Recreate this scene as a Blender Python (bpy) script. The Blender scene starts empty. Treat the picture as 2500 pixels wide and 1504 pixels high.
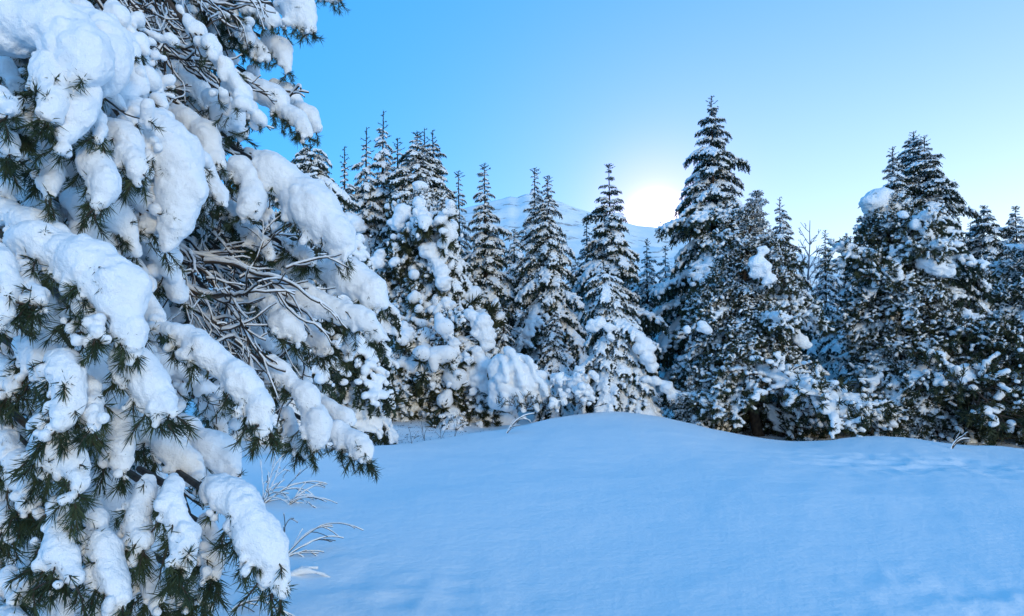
import bpy, math, random
import numpy as np
from mathutils import Vector, Matrix, Euler

S = bpy.context.scene
COL = S.collection
R = math.radians
random.seed(7)
rng = np.random.default_rng(7)

# ------------------------------------------------------------------ camera
F, CX, CY, HY = 1962.0, 1250.0, 752.0, 880.0          # photo size 2500 x 1504, horizon row
PITCH = math.atan((HY - CY) / F)
CAM = np.array([0.0, 0.0, 1.6])
FWD = np.array([0, math.cos(PITCH), math.sin(PITCH)])
UPV = np.array([0, -math.sin(PITCH), math.cos(PITCH)])
RGT = np.array([1.0, 0, 0])

def at(px, py, d):
    return CAM + RGT * ((px - CX) / F * d) + UPV * ((CY - py) / F * d) + FWD * d

def ray(px, py):
    v = RGT * ((px - CX) / F) + UPV * ((CY - py) / F) + FWD
    return v / np.linalg.norm(v)

cam_data = bpy.data.cameras.new('camera')
cam = bpy.data.objects.new('camera', cam_data)
COL.objects.link(cam)
cam.location = CAM
cam.rotation_euler = (math.pi / 2 + PITCH, 0, 0)
cam_data.sensor_width = 36
cam_data.lens = 36 * F / 2500
cam_data.clip_start = 0.05
cam_data.clip_end = 30000
S.camera = cam

# ------------------------------------------------------------------ sky, sun, exposure
GLOW_DIR = ray(1600, 535)                               # bright spot in the sky above the ridge
sun_el, sun_az = R(8), R(155)                           # low, behind the camera to the right
SUN_DIR = np.array([math.sin(sun_az) * math.cos(sun_el), math.cos(sun_az) * math.cos(sun_el), math.sin(sun_el)])
world = bpy.data.worlds.new('World')
S.world = world
world.use_nodes = True
nt = world.node_tree
nt.nodes.clear()
W = nt.nodes.new
def wl(a, b): nt.links.new(a, b)
def wmath(op, a, b=None, c=None):
    n = W('ShaderNodeMath'); n.operation = op
    for i, v in enumerate((a, b, c)):
        if v is None: continue
        if isinstance(v, (int, float)): n.inputs[i].default_value = v
        else: wl(v, n.inputs[i])
    return n.outputs[0]
def wdot(v, d):
    n = W('ShaderNodeVectorMath'); n.operation = 'DOT_PRODUCT'
    wl(v, n.inputs[0]); n.inputs[1].default_value = tuple(d)
    return n.outputs['Value']
def wscale(rgb, f):
    n = W('ShaderNodeVectorMath'); n.operation = 'SCALE'
    n.inputs[0].default_value = rgb; wl(f, n.inputs['Scale'])
    return n.outputs[0]
def wadd(a, b):
    n = W('ShaderNodeVectorMath'); n.operation = 'ADD'
    wl(a, n.inputs[0]); wl(b, n.inputs[1]); return n.outputs[0]
sky = W('ShaderNodeTexSky')
sky.sky_type = 'NISHITA'
sky.sun_disc = False
sky.sun_elevation = sun_el
sky.sun_rotation = sun_az
sky.altitude = 900
sky.air_density = 1.0
sky.dust_density = 0.3
sky.ozone_density = 3.0
tint = W('ShaderNodeVectorMath'); tint.operation = 'MULTIPLY'
wl(sky.outputs[0], tint.inputs[0]); tint.inputs[1].default_value = (0.35, 0.85, 1.25)
bg1 = W('ShaderNodeBackground'); wl(tint.outputs[0], bg1.inputs[0]); bg1.inputs[1].default_value = 0.1
tc = W('ShaderNodeTexCoord')
D = tc.outputs['Generated']
el = wmath('MAXIMUM', wdot(D, (0, 0, 1)), 0.0)
side = R(112)
lobe = wmath('MULTIPLY_ADD', wdot(D, (math.sin(side), math.cos(side), 0)), 0.5, 0.5)
low = wmath('POWER', 2.718, wmath('MULTIPLY', el, -4.6))
lb3 = wmath('POWER', lobe, 3.0)
hz = wmath('MULTIPLY', low, wmath('DIVIDE', lb3, wmath('ADD', lb3, 0.12)))
c = wmath('MAXIMUM', wdot(D, GLOW_DIR), 0.0)
g1 = wscale((2.6, 2.0, 1.6), wmath('POWER', c, 3800.0))
g2 = wscale((0.46, 0.20, 0.25), wmath('POWER', c, 380.0))
g3 = wscale((0.11, 0.04, 0.08), wmath('POWER', c, 60.0))
tot = wadd(wadd(wscale((2.68, 2.2, 1.2), hz), g1), wadd(g2, g3))
bg2 = W('ShaderNodeBackground'); wl(tot, bg2.inputs[0]); bg2.inputs[1].default_value = 1.0
base_blue = W('ShaderNodeBackground'); base_blue.inputs[0].default_value = (0.02, 0.305, 0.72, 1); base_blue.inputs[1].default_value = 1.0
ad = W('ShaderNodeAddShader'); wl(bg1.outputs[0], ad.inputs[0]); wl(bg2.outputs[0], ad.inputs[1])
ad2 = W('ShaderNodeAddShader'); wl(ad.outputs[0], ad2.inputs[0]); wl(base_blue.outputs[0], ad2.inputs[1])
out = W('ShaderNodeOutputWorld'); wl(ad2.outputs[0], out.inputs[0])

sl = bpy.data.lights.new('sun', 'SUN')
sl.energy = 1.1
sl.angle = R(12)
sl.color = (1.0, 0.8, 0.45)
sun = bpy.data.objects.new('sun', sl)
COL.objects.link(sun)
sun.rotation_euler = Vector(-SUN_DIR).to_track_quat('-Z', 'Y').to_euler()
sun.location = (20, 30, 40)

S.view_settings.view_transform = 'Standard'
S.view_settings.look = 'None'
S.view_settings.exposure = 0.0
S.view_settings.gamma = 1
S.view_settings.use_curve_mapping = False
S.render.engine = 'CYCLES'
S.cycles.max_bounces = 6
S.cycles.diffuse_bounces = 4
S.cycles.glossy_bounces = 2
S.cycles.transmission_bounces = 2
S.cycles.use_denoising = True
S.cycles.caustics_reflective = False
S.cycles.caustics_refractive = False

# ------------------------------------------------------------------ materials
def material(name):
    m = bpy.data.materials.new(name); m.use_nodes = True
    n = m.node_tree.nodes; b = n['Principled BSDF']
    return m, n, m.node_tree.links, b

def snow_material(name, scales, strength, col=(0.88, 0.895, 0.92)):
    m, n, l, b = material(name)
    b.inputs['Base Color'].default_value = (*col, 1)
    b.inputs['Roughness'].default_value = 0.75
    b.inputs['Specular IOR Level'].default_value = 0.25
    co = n.new('ShaderNodeNewGeometry').outputs['Position']
    prev = None
    for sc, dist in scales:
        t = n.new('ShaderNodeTexNoise'); t.inputs['Scale'].default_value = sc; t.inputs['Detail'].default_value = 4
        t.inputs['Roughness'].default_value = 0.6
        l.new(co, t.inputs['Vector'])
        bp = n.new('ShaderNodeBump'); bp.inputs['Strength'].default_value = strength; bp.inputs['Distance'].default_value = dist
        l.new(t.outputs[0], bp.inputs['Height'])
        if prev: l.new(prev, bp.inputs['Normal'])
        prev = bp.outputs[0]
    l.new(prev, b.inputs['Normal'])
    return m

M_snow_near = snow_material('near_snow', ((12, 0.03), (60, 0.010), (240, 0.004)), 0.5)
M_snow_tree = snow_material('tree_snow', ((14, 0.05), (45, 0.015)), 0.6)
M_snow_ground = snow_material('ground_snow', ((2.2, 0.05), (18, 0.012), (90, 0.004)), 0.5)

def varied(name, c0, c1, scale, rough=0.7, bump=0.0):
    m, n, l, b = material(name)
    t = n.new('ShaderNodeTexNoise'); t.inputs['Scale'].default_value = scale; t.inputs['Detail'].default_value = 3
    l.new(n.new('ShaderNodeNewGeometry').outputs['Position'], t.inputs['Vector'])
    r = n.new('ShaderNodeValToRGB'); r.color_ramp.elements[0].position = 0.35; r.color_ramp.elements[1].position = 0.65
    r.color_ramp.elements[0].color = (*c0, 1); r.color_ramp.elements[1].color = (*c1, 1)
    l.new(t.outputs[0], r.inputs[0]); l.new(r.outputs[0], b.inputs['Base Color'])
    b.inputs['Roughness'].default_value = rough
    b.inputs['Specular IOR Level'].default_value = 0.3
    if bump:
        bp = n.new('ShaderNodeBump'); bp.inputs['Distance'].default_value = bump
        l.new(t.outputs[0], bp.inputs['Height']); l.new(bp.outputs[0], b.inputs['Normal'])
    return m
M_needle_spruce = varied('spruce_needles', (0.016, 0.028, 0.018), (0.038, 0.06, 0.034), 6)
M_needle_pine = varied('pine_needles', (0.022, 0.032, 0.016), (0.055, 0.062, 0.026), 6)
M_needle_near = varied('near_pine_needles', (0.019, 0.036, 0.017), (0.05, 0.072, 0.032), 9)
M_bark = varied('bark', (0.022, 0.016, 0.012), (0.06, 0.042, 0.03), 14, 0.85, 0.02)
M_twig = varied('twig_bark', (0.03, 0.022, 0.018), (0.075, 0.055, 0.042), 30, 0.8)
M_birch = varied('frosted_bark', (0.16, 0.17, 0.2), (0.38, 0.4, 0.45), 3, 0.8)

def mountain_material():
    m, n, l, b = material('mountain_snow')
    g = n.new('ShaderNodeNewGeometry')
    t = n.new('ShaderNodeTexNoise'); t.inputs['Scale'].default_value = 0.02; t.inputs['Detail'].default_value = 8
    t.inputs['Roughness'].default_value = 0.7
    mp = n.new('ShaderNodeVectorMath'); mp.operation = 'MULTIPLY'; mp.inputs[1].default_value = (1, 1, 2.5)
    l.new(g.outputs['Position'], mp.inputs[0]); l.new(mp.outputs[0], t.inputs['Vector'])
    r = n.new('ShaderNodeValToRGB')
    r.color_ramp.elements[0].position = 0.56; r.color_ramp.elements[1].position = 0.62
    r.color_ramp.elements[0].color = (0.95, 0.95, 0.95, 1); r.color_ramp.elements[1].color = (0.42, 0.38, 0.35, 1)
    l.new(t.outputs[0], r.inputs[0]); l.new(r.outputs[0], b.inputs['Base Color'])
    b.inputs['Roughness'].default_value = 0.7
    bp = n.new('ShaderNodeBump'); bp.inputs['Distance'].default_value = 6; bp.inputs['Strength'].default_value = 0.5
    l.new(t.outputs[0], bp.inputs['Height']); l.new(bp.outputs[0], b.inputs['Normal'])
    return m
M_mountain = mountain_material()

# ------------------------------------------------------------------ mesh helpers
def vnoise(p, seed=0):
    """smooth value noise, p (N,3) -> (N,) in -1..1"""
    i = np.floor(p).astype(np.int64); f = p - i
    f = f * f * (3 - 2 * f)
    res = 0
    for dx in (0, 1):
        for dy in (0, 1):
            for dz in (0, 1):
                h = (i[:, 0] + dx) * 374761393 + (i[:, 1] + dy) * 668265263 + (i[:, 2] + dz) * 2147483647 + seed * 974711
                h = (h ^ (h >> 13)) * 1274126177
                h = ((h ^ (h >> 16)) & 0xffff) / 32767.5 - 1
                w = (f[:, 0] if dx else 1 - f[:, 0]) * (f[:, 1] if dy else 1 - f[:, 1]) * (f[:, 2] if dz else 1 - f[:, 2])
                res = res + h * w
    return res

def fbm(p, octv=3, seed=0):
    a, s, r = 1.0, 0.0, 0
    for o in range(octv):
        r = r + a * vnoise(p * (2.03 ** o) + 17.3 * o, seed + o); s += a; a *= 0.5
    return r / s

class MB:
    """collects triangles / quads with material slots"""
    def __init__(self): self.v = []; self.f = []; self.m = []; self.n = 0
    def add(self, v, f, m=0):
        v = np.asarray(v, float); f = np.asarray(f, np.int64)
        self.v.append(v); self.f.append(f + self.n); self.m.append(np.full(len(f), m)); self.n += len(v)
    def tube(self, pts, rad, m=0, sides=5):
        pts = np.asarray(pts, float); n = len(pts)
        rad = np.broadcast_to(np.asarray(rad, float), (n,))
        t = np.gradient(pts, axis=0); t /= np.linalg.norm(t, axis=1)[:, None] + 1e-9
        ref = np.where(np.abs(t[:, 2:3]) > 0.9, np.array([[1.0, 0, 0]]), np.array([[0, 0, 1.0]]))
        a = np.cross(t, ref); a /= np.linalg.norm(a, axis=1)[:, None] + 1e-9
        b = np.cross(a, t)
        ang = np.arange(sides) * 2 * math.pi / sides
        ring = pts[:, None] + rad[:, None, None] * (np.cos(ang)[None, :, None] * a[:, None] + np.sin(ang)[None, :, None] * b[:, None])
        v = ring.reshape(-1, 3)
        i = np.arange(n - 1)[:, None] * sides; j = np.arange(sides)[None]; k = (j + 1) % sides
        q = np.stack([i + j, i + k, i + sides + k, i + sides + j], -1).reshape(-1, 4)
        self.add(v, q, m)
    def needles(self, base, direc, width, m=0):
        """one thin triangle per needle; base (N,3), direc (N,3) incl. length"""
        base = np.asarray(base); N = len(base)
        if not N: return
        r = rng.normal(size=(N, 3)); s = np.cross(direc, r); s /= np.linalg.norm(s, axis=1)[:, None] + 1e-9
        w = np.broadcast_to(np.asarray(width, float), (N,))[:, None] * 0.5
        v = np.stack([base - s * w * 0.6, base + s * w * 0.6, base + direc * 0.55 + s * w, base + direc, base + direc * 0.55 - s * w], 1).reshape(-1, 3)
        o = np.arange(N)[:, None] * 5
        f = np.concatenate([o + np.array([[0, 1, 2, 4]]), o + np.array([[4, 2, 3, 3]])], 0)
        self.add(v, f, m)
    def mesh(self, name, mats, smooth=True):
        v = np.concatenate(self.v) if self.v else np.zeros((0, 3))
        loops, starts, tot, mi = [], [], [], []
        pos = 0
        for f, m in zip(self.f, self.m):
            if f.shape[1] == 4:
                tri = f[:, 3] == f[:, 2]
                for sub, k, mm in ((f[~tri], 4, m[~tri]), (f[tri][:, :3], 3, m[tri])):
                    if len(sub):
                        loops.append(sub.ravel()); starts.append(pos + np.arange(len(sub)) * k); tot.append(np.full(len(sub), k)); mi.append(mm); pos += sub.size
            else:
                loops.append(f.ravel()); starts.append(pos + np.arange(len(f)) * 3); tot.append(np.full(len(f), 3)); mi.append(m); pos += f.size
        me = bpy.data.meshes.new(name)
        if len(v):
            L = np.concatenate(loops).astype(np.int32); st = np.concatenate(starts).astype(np.int32)
            me.vertices.add(len(v)); me.vertices.foreach_set('co', v.astype(np.float32).ravel())
            me.loops.add(len(L)); me.loops.foreach_set('vertex_index', L)
            me.polygons.add(len(st)); me.polygons.foreach_set('loop_start', st)
            me.polygons.foreach_set('loop_total', np.concatenate(tot).astype(np.int32))
            me.polygons.foreach_set('material_index', np.concatenate(mi).astype(np.int32))
            me.polygons.foreach_set('use_smooth', np.full(len(st), smooth))
            me.update(calc_edges=True)
            me.validate()
        for mm in mats: me.materials.append(mm)
        return me

def blob(balls, h, namp=0.12, nfreq=8.0, seed=0, octv=2, iso=0.35, disp=()):
    """metaball surface: balls = list of (x,y,z,r[,sx,sy,sz]); surface nets on a grid of step h"""
    B = np.array([list(b) + [1, 1, 1] if len(b) == 4 else list(b) for b in balls], float)
    Rr = B[:, 3] / 0.64
    ext = Rr[:, None] * B[:, 4:7]
    lo = (B[:, :3] - ext).min(0) - 2 * h
    hi = (B[:, :3] + ext).max(0) + 2 * h
    n = np.ceil((hi - lo) / h).astype(int) + 1
    f = np.zeros(n, np.float32)
    ax = [lo[k] + np.arange(n[k]) * h for k in range(3)]
    for b, e in zip(B, ext):
        i0 = np.maximum(np.floor((b[:3] - e - lo) / h).astype(int), 0)
        i1 = np.minimum(np.ceil((b[:3] + e - lo) / h).astype(int) + 1, n)
        d = [((ax[k][i0[k]:i1[k]] - b[k]) / e[k]) ** 2 for k in range(3)]
        q = 1 - (d[0][:, None, None] + d[1][None, :, None] + d[2][None, None, :])
        np.maximum(q, 0, out=q)
        f[i0[0]:i1[0], i0[1]:i1[1], i0[2]:i1[2]] += (q * q).astype(np.float32)
    if namp:
        idx = np.nonzero((f > 0.04) & (f < 1.6))
        p = np.stack(idx, 1) * h + lo
        f[idx] += (namp * fbm(p * nfreq, octv, seed)).astype(np.float32)
    f[0] = f[-1] = 0; f[:, 0] = f[:, -1] = 0; f[:, :, 0] = f[:, :, -1] = 0
    s = f > iso
    c = [(i, j, k) for i in (0, 1) for j in (0, 1) for k in (0, 1)]
    m = np.array(n) - 1
    sl = lambda A, o: A[o[0]:o[0] + m[0], o[1]:o[1] + m[1], o[2]:o[2] + m[2]]
    cnt = sum(sl(s, o).astype(np.int8) for o in c)
    mask = (cnt > 0) & (cnt < 8)
    ci = np.stack(np.nonzero(mask), 1)
    vid = np.full(mask.shape, -1, np.int64); vid[mask] = np.arange(len(ci))
    val = {o: f[ci[:, 0] + o[0], ci[:, 1] + o[1], ci[:, 2] + o[2]] for o in c}
    acc = np.zeros((len(ci), 3)); num = np.zeros(len(ci))
    for o in c:
        for a in range(3):
            if o[a]: continue
            o2 = tuple(o[k] + (k == a) for k in range(3))
            va, vb = val[o], val[o2]
            x = (va > iso) != (vb > iso)
            t = np.where(x, (iso - va) / np.where(x, vb - va, 1), 0)
            p = np.tile(np.array(o, float), (len(ci), 1)); p[:, a] += t
            acc[x] += p[x]; num[x] += 1
    V = (ci + acc / num[:, None]) * h + lo
    faces = []
    for a in range(3):
        b1, b2 = (a + 1) % 3, (a + 2) % 3
        s0 = [slice(None)] * 3; s1 = [slice(None)] * 3
        s0[a] = slice(0, -1); s1[a] = slice(1, None)
        A, Bq = s[tuple(s0)], s[tuple(s1)]
        e = np.stack(np.nonzero(A != Bq), 1)
        if not len(e): continue
        pos = A[e[:, 0], e[:, 1], e[:, 2]]
        def cell(d1, d2):
            q = e.copy(); q[:, b1] += d1; q[:, b2] += d2
            return vid[q[:, 0], q[:, 1], q[:, 2]]
        q = np.stack([cell(-1, -1), cell(0, -1), cell(0, 0), cell(-1, 0)], 1)
        q[~pos] = q[~pos][:, ::-1]
        faces.append(q)
    Fq = np.concatenate(faces)
    for amp, frq, oc in disp:
        nr = np.cross(V[Fq[:, 2]] - V[Fq[:, 0]], V[Fq[:, 3]] - V[Fq[:, 1]])
        N = np.stack([np.bincount(Fq.ravel(), np.repeat(nr[:, k], 4), len(V)) for k in range(3)], 1)
        N /= np.linalg.norm(N, axis=1)[:, None] + 1e-12
        V = V + N * (amp * fbm(V * frq, oc, seed + 50))[:, None]
    return V, Fq

def blob_mesh(name, balls, h, mat, **k):
    V, Fq = blob(balls, h, **k)
    m = MB(); m.add(V, Fq); return m.mesh(name, [mat])

def link(name, me, parent=None):
    o = bpy.data.objects.new(name, me); COL.objects.link(o)
    if parent is not None: o.parent = parent
    return o

def tag(o, label=None, cat=None, group=None, kind=None):
    if label: o['label'] = label
    if cat: o['category'] = cat
    if group: o['group'] = group
    if kind: o['kind'] = kind
    return o

def empty(name, loc, label, cat, group=None):
    o = bpy.data.objects.new(name, None); COL.objects.link(o); o.location = tuple(loc)
    o.empty_display_size = 0.2
    return tag(o, label, cat, group)

def unit(v):
    v = np.asarray(v, float); return v / (np.linalg.norm(v) + 1e-9)

# ------------------------------------------------------------------ ground
CR = np.array([(-600, 1150, 9), (300, 1120, 10), (600, 1108, 10), (880, 1092, 12), (1050, 1085, 13), (1200, 1062, 14.5), (1300, 1035, 16),
               (1450, 1000, 17), (1560, 1003, 17), (1700, 1035, 16.5), (1830, 1066, 16), (1920, 1075, 16), (2050, 1055, 16.5), (2150, 1036, 17),
               (2250, 1057, 17), (2500, 1068, 17), (3600, 1075, 17)], float)
CRZ = 1.6 - (CR[:, 1] - 880) / F * CR[:, 2]
DIP = np.array([.05, .05, .10, .24, .26, .22, .2, .4, .4, .3, .2, .15, .2, .3, .2, .15, .1])
def smooth(x):
    x = np.clip(x, 0, 1); return x * x * (3 - 2 * x)
def ground_z(x, y):
    x = np.atleast_1d(np.asarray(x, float)); y = np.atleast_1d(np.asarray(y, float))
    px = np.where(y > 0.3, CX + F * x / np.maximum(y, 0.3), np.where(x > 0, 3600, -600))
    px = np.clip(px, -600, 3600)
    r = np.hypot(x, y)
    Dd = 0; zc = 0; dp = 0
    near = np.clip(1.6 - r / 11.0, 0, 1) * 420
    for o in (-1.0, -0.5, 0, 0.5, 1.0):                      # softened crest line, softer towards the camera
        o = o * (60 + near)
        Dd = Dd + np.interp(px + o, CR[:, 0], CR[:, 2]) / 5; zc = zc + np.interp(px + o, CR[:, 0], CRZ) / 5; dp = dp + np.interp(px + o, CR[:, 0], DIP) / 5
    front = smooth((y + 1) / 6)
    zc = zc * front
    z = zc * np.clip(r / Dd, 0, 1) ** 1.9
    over = r - Dd
    far = 0.2 + 0.12 * smooth((1260 - px) / 200) + 0.012 * np.clip(over - 3, 0, 60)
    zo = zc - dp * smooth(over / 1.3)
    zo = zo + (far - zo) * smooth((over - 1.4) / 4.2)
    z = np.where(over > 0, zo, z)
    p = np.stack([x, y, np.zeros_like(x)], 1)
    fade = 1 / (1 + (r / 60) ** 2)
    z = z + 0.05 * fbm(p * 0.35, 2, 3) * fade * smooth(r / 4) + 0.012 * fbm(p * 1.6, 2, 9) * fade
    w = np.exp(-((x - 6.3) / 2.0) ** 2 - ((y - 12.3) / 1.0) ** 2) + 0.9 * np.exp(-((x - 3.2) / .9) ** 2 - ((y - 5.3) / .7) ** 2) + .5 * np.exp(-((x + .9) / .9) ** 2 - ((y - 5.6) / .9) ** 2)
    z = z - w * 0.13 * np.abs(fbm(p * 2.8, 3, 21))
    w2 = smooth((over + 0.5) / 1.5) * smooth((9 - over) / 3)
    z = z + w2 * 0.10 * fbm(p * 1.1, 3, 33)
    return z
def gz(x, y): return float(ground_z(x, y)[0])

def build_ground():
    az = np.concatenate([np.linspace(-50, 50, 380), np.linspace(50, 310, 130)[1:-1]]) * math.pi / 180
    rr = np.concatenate([np.linspace(0.3, 3.5, 12, endpoint=False), np.linspace(3.5, 24, 230, endpoint=False), np.geomspace(24, 6000, 70)])
    A, Q = np.meshgrid(az, rr, indexing='ij')
    x = (np.sin(A) * Q).ravel(); y = (np.cos(A) * Q).ravel()
    z = ground_z(x, y)
    na, nr = len(az), len(rr)
    i = np.arange(na)[:, None]; j = np.arange(nr - 1)[None]
    i2 = (i + 1) % na
    q = np.stack([i * nr + j, i * nr + j + 1, i2 * nr + j + 1, i2 * nr + j], -1).reshape(-1, 4)[:, ::-1]
    m = MB(); m.add(np.stack([x, y, z], 1), q)
    c = len(x)
    m.add(np.array([[0, 0, gz(0, 0.01)]] + [[x[k * nr], y[k * nr], z[k * nr]] for k in range(na)]), np.array([[0, 1 + (k + 1) % na, 1 + k] for k in range(na)]))
    o = link('snow_ground', m.mesh('snow_ground', [M_snow_ground]))
    tag(o, 'smooth pale blue snow field with a low mound', kind='structure')
build_ground()

def build_mountain():
    prof = np.array([(-900, 700), (0, 660), (600, 590), (1000, 535), (1130, 508), (1200, 489), (1227, 483), (1243, 477), (1262, 480), (1285, 470), (1330, 480), (1373, 493), (1405, 506),
                     (1463, 524), (1560, 549), (1605, 552), (1648, 560), (1682, 563), (1800, 590), (2022, 632), (2500, 690), (3400, 740)], float)
    azs = np.arctan((np.linspace(-900, 3400, 520) - CX) / F)
    pxs = np.tan(azs) * F + CX
    tz = []
    for p_, q_ in zip(pxs, np.interp(pxs, prof[:, 0], prof[:, 1])):
        d = ray(p_, q_); tz.append(d[2] / math.hypot(d[0], d[1]))
    tz = np.array(tz)
    r0, rc, r1 = 500.0, 1700.0, 3200.0
    rr = np.concatenate([np.linspace(r0, rc, 90), np.linspace(rc, r1, 40)[1:]])
    A, Q = np.meshgrid(azs, rr, indexing='ij')
    Hc = (tz * rc)[:, None] + 0.2
    u = (Q - r0) / (rc - r0)
    sh = np.where(u <= 1, np.clip(u, 0, 1) ** 1.25, 1 - 0.9 * ((u - 1) / ((r1 - rc) / (rc - r0))) ** 1.2)
    x = (np.sin(A) * Q).ravel(); y = (np.cos(A) * Q).ravel()
    nz = fbm(np.stack([x, y, x * 0], 1) / 160.0, 5, 5).reshape(A.shape)
    env = np.clip(1 - np.abs(u), 0, 1) ** 0.5 * np.clip(u, 0, 1) ** .5
    z = Hc * sh + nz * 45 * env * 1.2 - 2 * (u <= 0.01) + nz * 3 * (u > 0.02)
    na, nr = len(azs), len(rr)
    i = np.arange(na - 1)[:, None]; j = np.arange(nr - 1)[None]
    q = np.stack([i * nr + j, i * nr + j + 1, (i + 1) * nr + j + 1, (i + 1) * nr + j], -1).reshape(-1, 4)[:, ::-1]
    m = MB(); m.add(np.stack([x, y, z.ravel()], 1), q)
    o = link('mountain', m.mesh('mountain', [M_mountain]))
    tag(o, 'snow covered mountain ridge behind the trees', kind='structure')
build_mountain()

# ------------------------------------------------------------------ conifer boughs (shared mesh data)
def curve(p0, d0, length, n, droop=0.0, wander=0.0):
    """polyline that bends towards gravity"""
    p = [np.asarray(p0, float)]; d = unit(d0); st = length / n
    for _ in range(n):
        d = unit(d + np.array([0, 0, -droop]) * st + rng.normal(size=3) * wander * math.sqrt(st))
        p.append(p[-1] + d * st)
    return np.array(p)

def brush(m, pts, dens, nl, nw, slot, spread=0.8, fwd=0.7, start=0.0):
    """needles all along a shoot"""
    seg = np.diff(pts, axis=0); L = np.linalg.norm(seg, axis=1); tot = L.sum()
    n = max(3, int(tot * dens))
    t = rng.uniform(start, 1, n); cum = np.concatenate([[0], np.cumsum(L)]) / tot
    k = np.clip(np.searchsorted(cum, t) - 1, 0, len(seg) - 1)
    fr = (t - cum[k]) / (cum[k + 1] - cum[k] + 1e-9)
    b = pts[k] + seg[k] * fr[:, None]
    dr = seg[k] / L[k][:, None]
    d = dr * fwd + rng.normal(size=(n, 3)) * spread * 0.6
    d = d / np.linalg.norm(d, axis=1)[:, None] * (nl * rng.uniform(0.7, 1.15, n))[:, None]
    m.needles(b, d, nw, slot)

def spruce_bough(seed, snowy=1.0):
    global rng
    rng = np.random.default_rng(1000 + seed)
    m = MB(); balls = []
    ax = curve((0, 0, 0), (1, 0, 0.25), 1.05, 10, rng.uniform(0.7, 1.15), 0.15)
    m.tube(ax, np.linspace(0.016, 0.004, len(ax)), 0, 4)
    for _ in range(6): balls.append((*(ax[int(rng.integers(2, 11))] + rng.normal(size=3) * np.array([.05, .09, .05]) - np.array([0, 0, .05])), rng.uniform(.02, .035)))
    brush(m, ax[3:], 130, 0.05, 0.013, 1)
    for t in np.linspace(0.22, 1.0, 9):
        k = t * (len(ax) - 1); i = min(int(k), len(ax) - 2); p = ax[i] + (ax[i + 1] - ax[i]) * (k - i)
        r = rng.uniform(0.05, 0.085) * (1.1 - 0.45 * t)
        if rng.random() < 0.9 * snowy: balls.append((*(p + np.array([0, rng.normal() * 0.02, 0.035])), r, 1.3, 1.1, 0.8))
    nt_ = 20
    for i in range(nt_):
        t = 0.14 + 0.86 * (i + rng.random() * 0.6) / nt_
        k = t * (len(ax) - 1); j = min(int(k), len(ax) - 2); p = ax[j] + (ax[j + 1] - ax[j]) * (k - j)
        sgn = 1 if i % 2 else -1
        ln = (0.44 - 0.3 * t) * rng.uniform(0.7, 1.2)
        tw = curve(p, (0.75, sgn * rng.uniform(0.6, 1.0), rng.uniform(-0.25, 0.15)), ln, 5, rng.uniform(1.2, 2.6), 0.3)
        m.tube(tw, np.linspace(0.007, 0.003, len(tw)), 0, 3)
        brush(m, tw, 190, 0.045, 0.013, 1)
        for q in range(1, len(tw)):
            if rng.random() < 0.62 * snowy:
                balls.append((*(tw[q] + np.array([0, 0, 0.024])), rng.uniform(0.022, 0.048) * (1.1 - 0.06 * q), 1.25, 1.1, 0.75))
            if rng.random() < 0.4 * snowy:
                balls.append((*(tw[q] + rng.normal(size=3) * 0.035 + np.array([0, 0, 0.01])), rng.uniform(0.014, 0.026)))
            if rng.random() < 0.75:                          # hanging shoots
                hs = curve(tw[q], (0.35, sgn * 0.3 + rng.normal() * 0.4, -0.8), rng.uniform(0.07, 0.2), 3, 1.5, 0.3)
                brush(m, hs, 230, 0.04, 0.013, 1)
                if rng.random() < 0.3 * snowy: balls.append((*(hs[1] + np.array([0.02, 0, 0.02])), rng.uniform(0.022, 0.038)))
    return m.mesh('spruce_branch', [M_twig, M_needle_spruce], False), blob_mesh('spruce_snow', balls, 0.0145, M_snow_tree, namp=0.2, nfreq=18, seed=seed)

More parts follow.
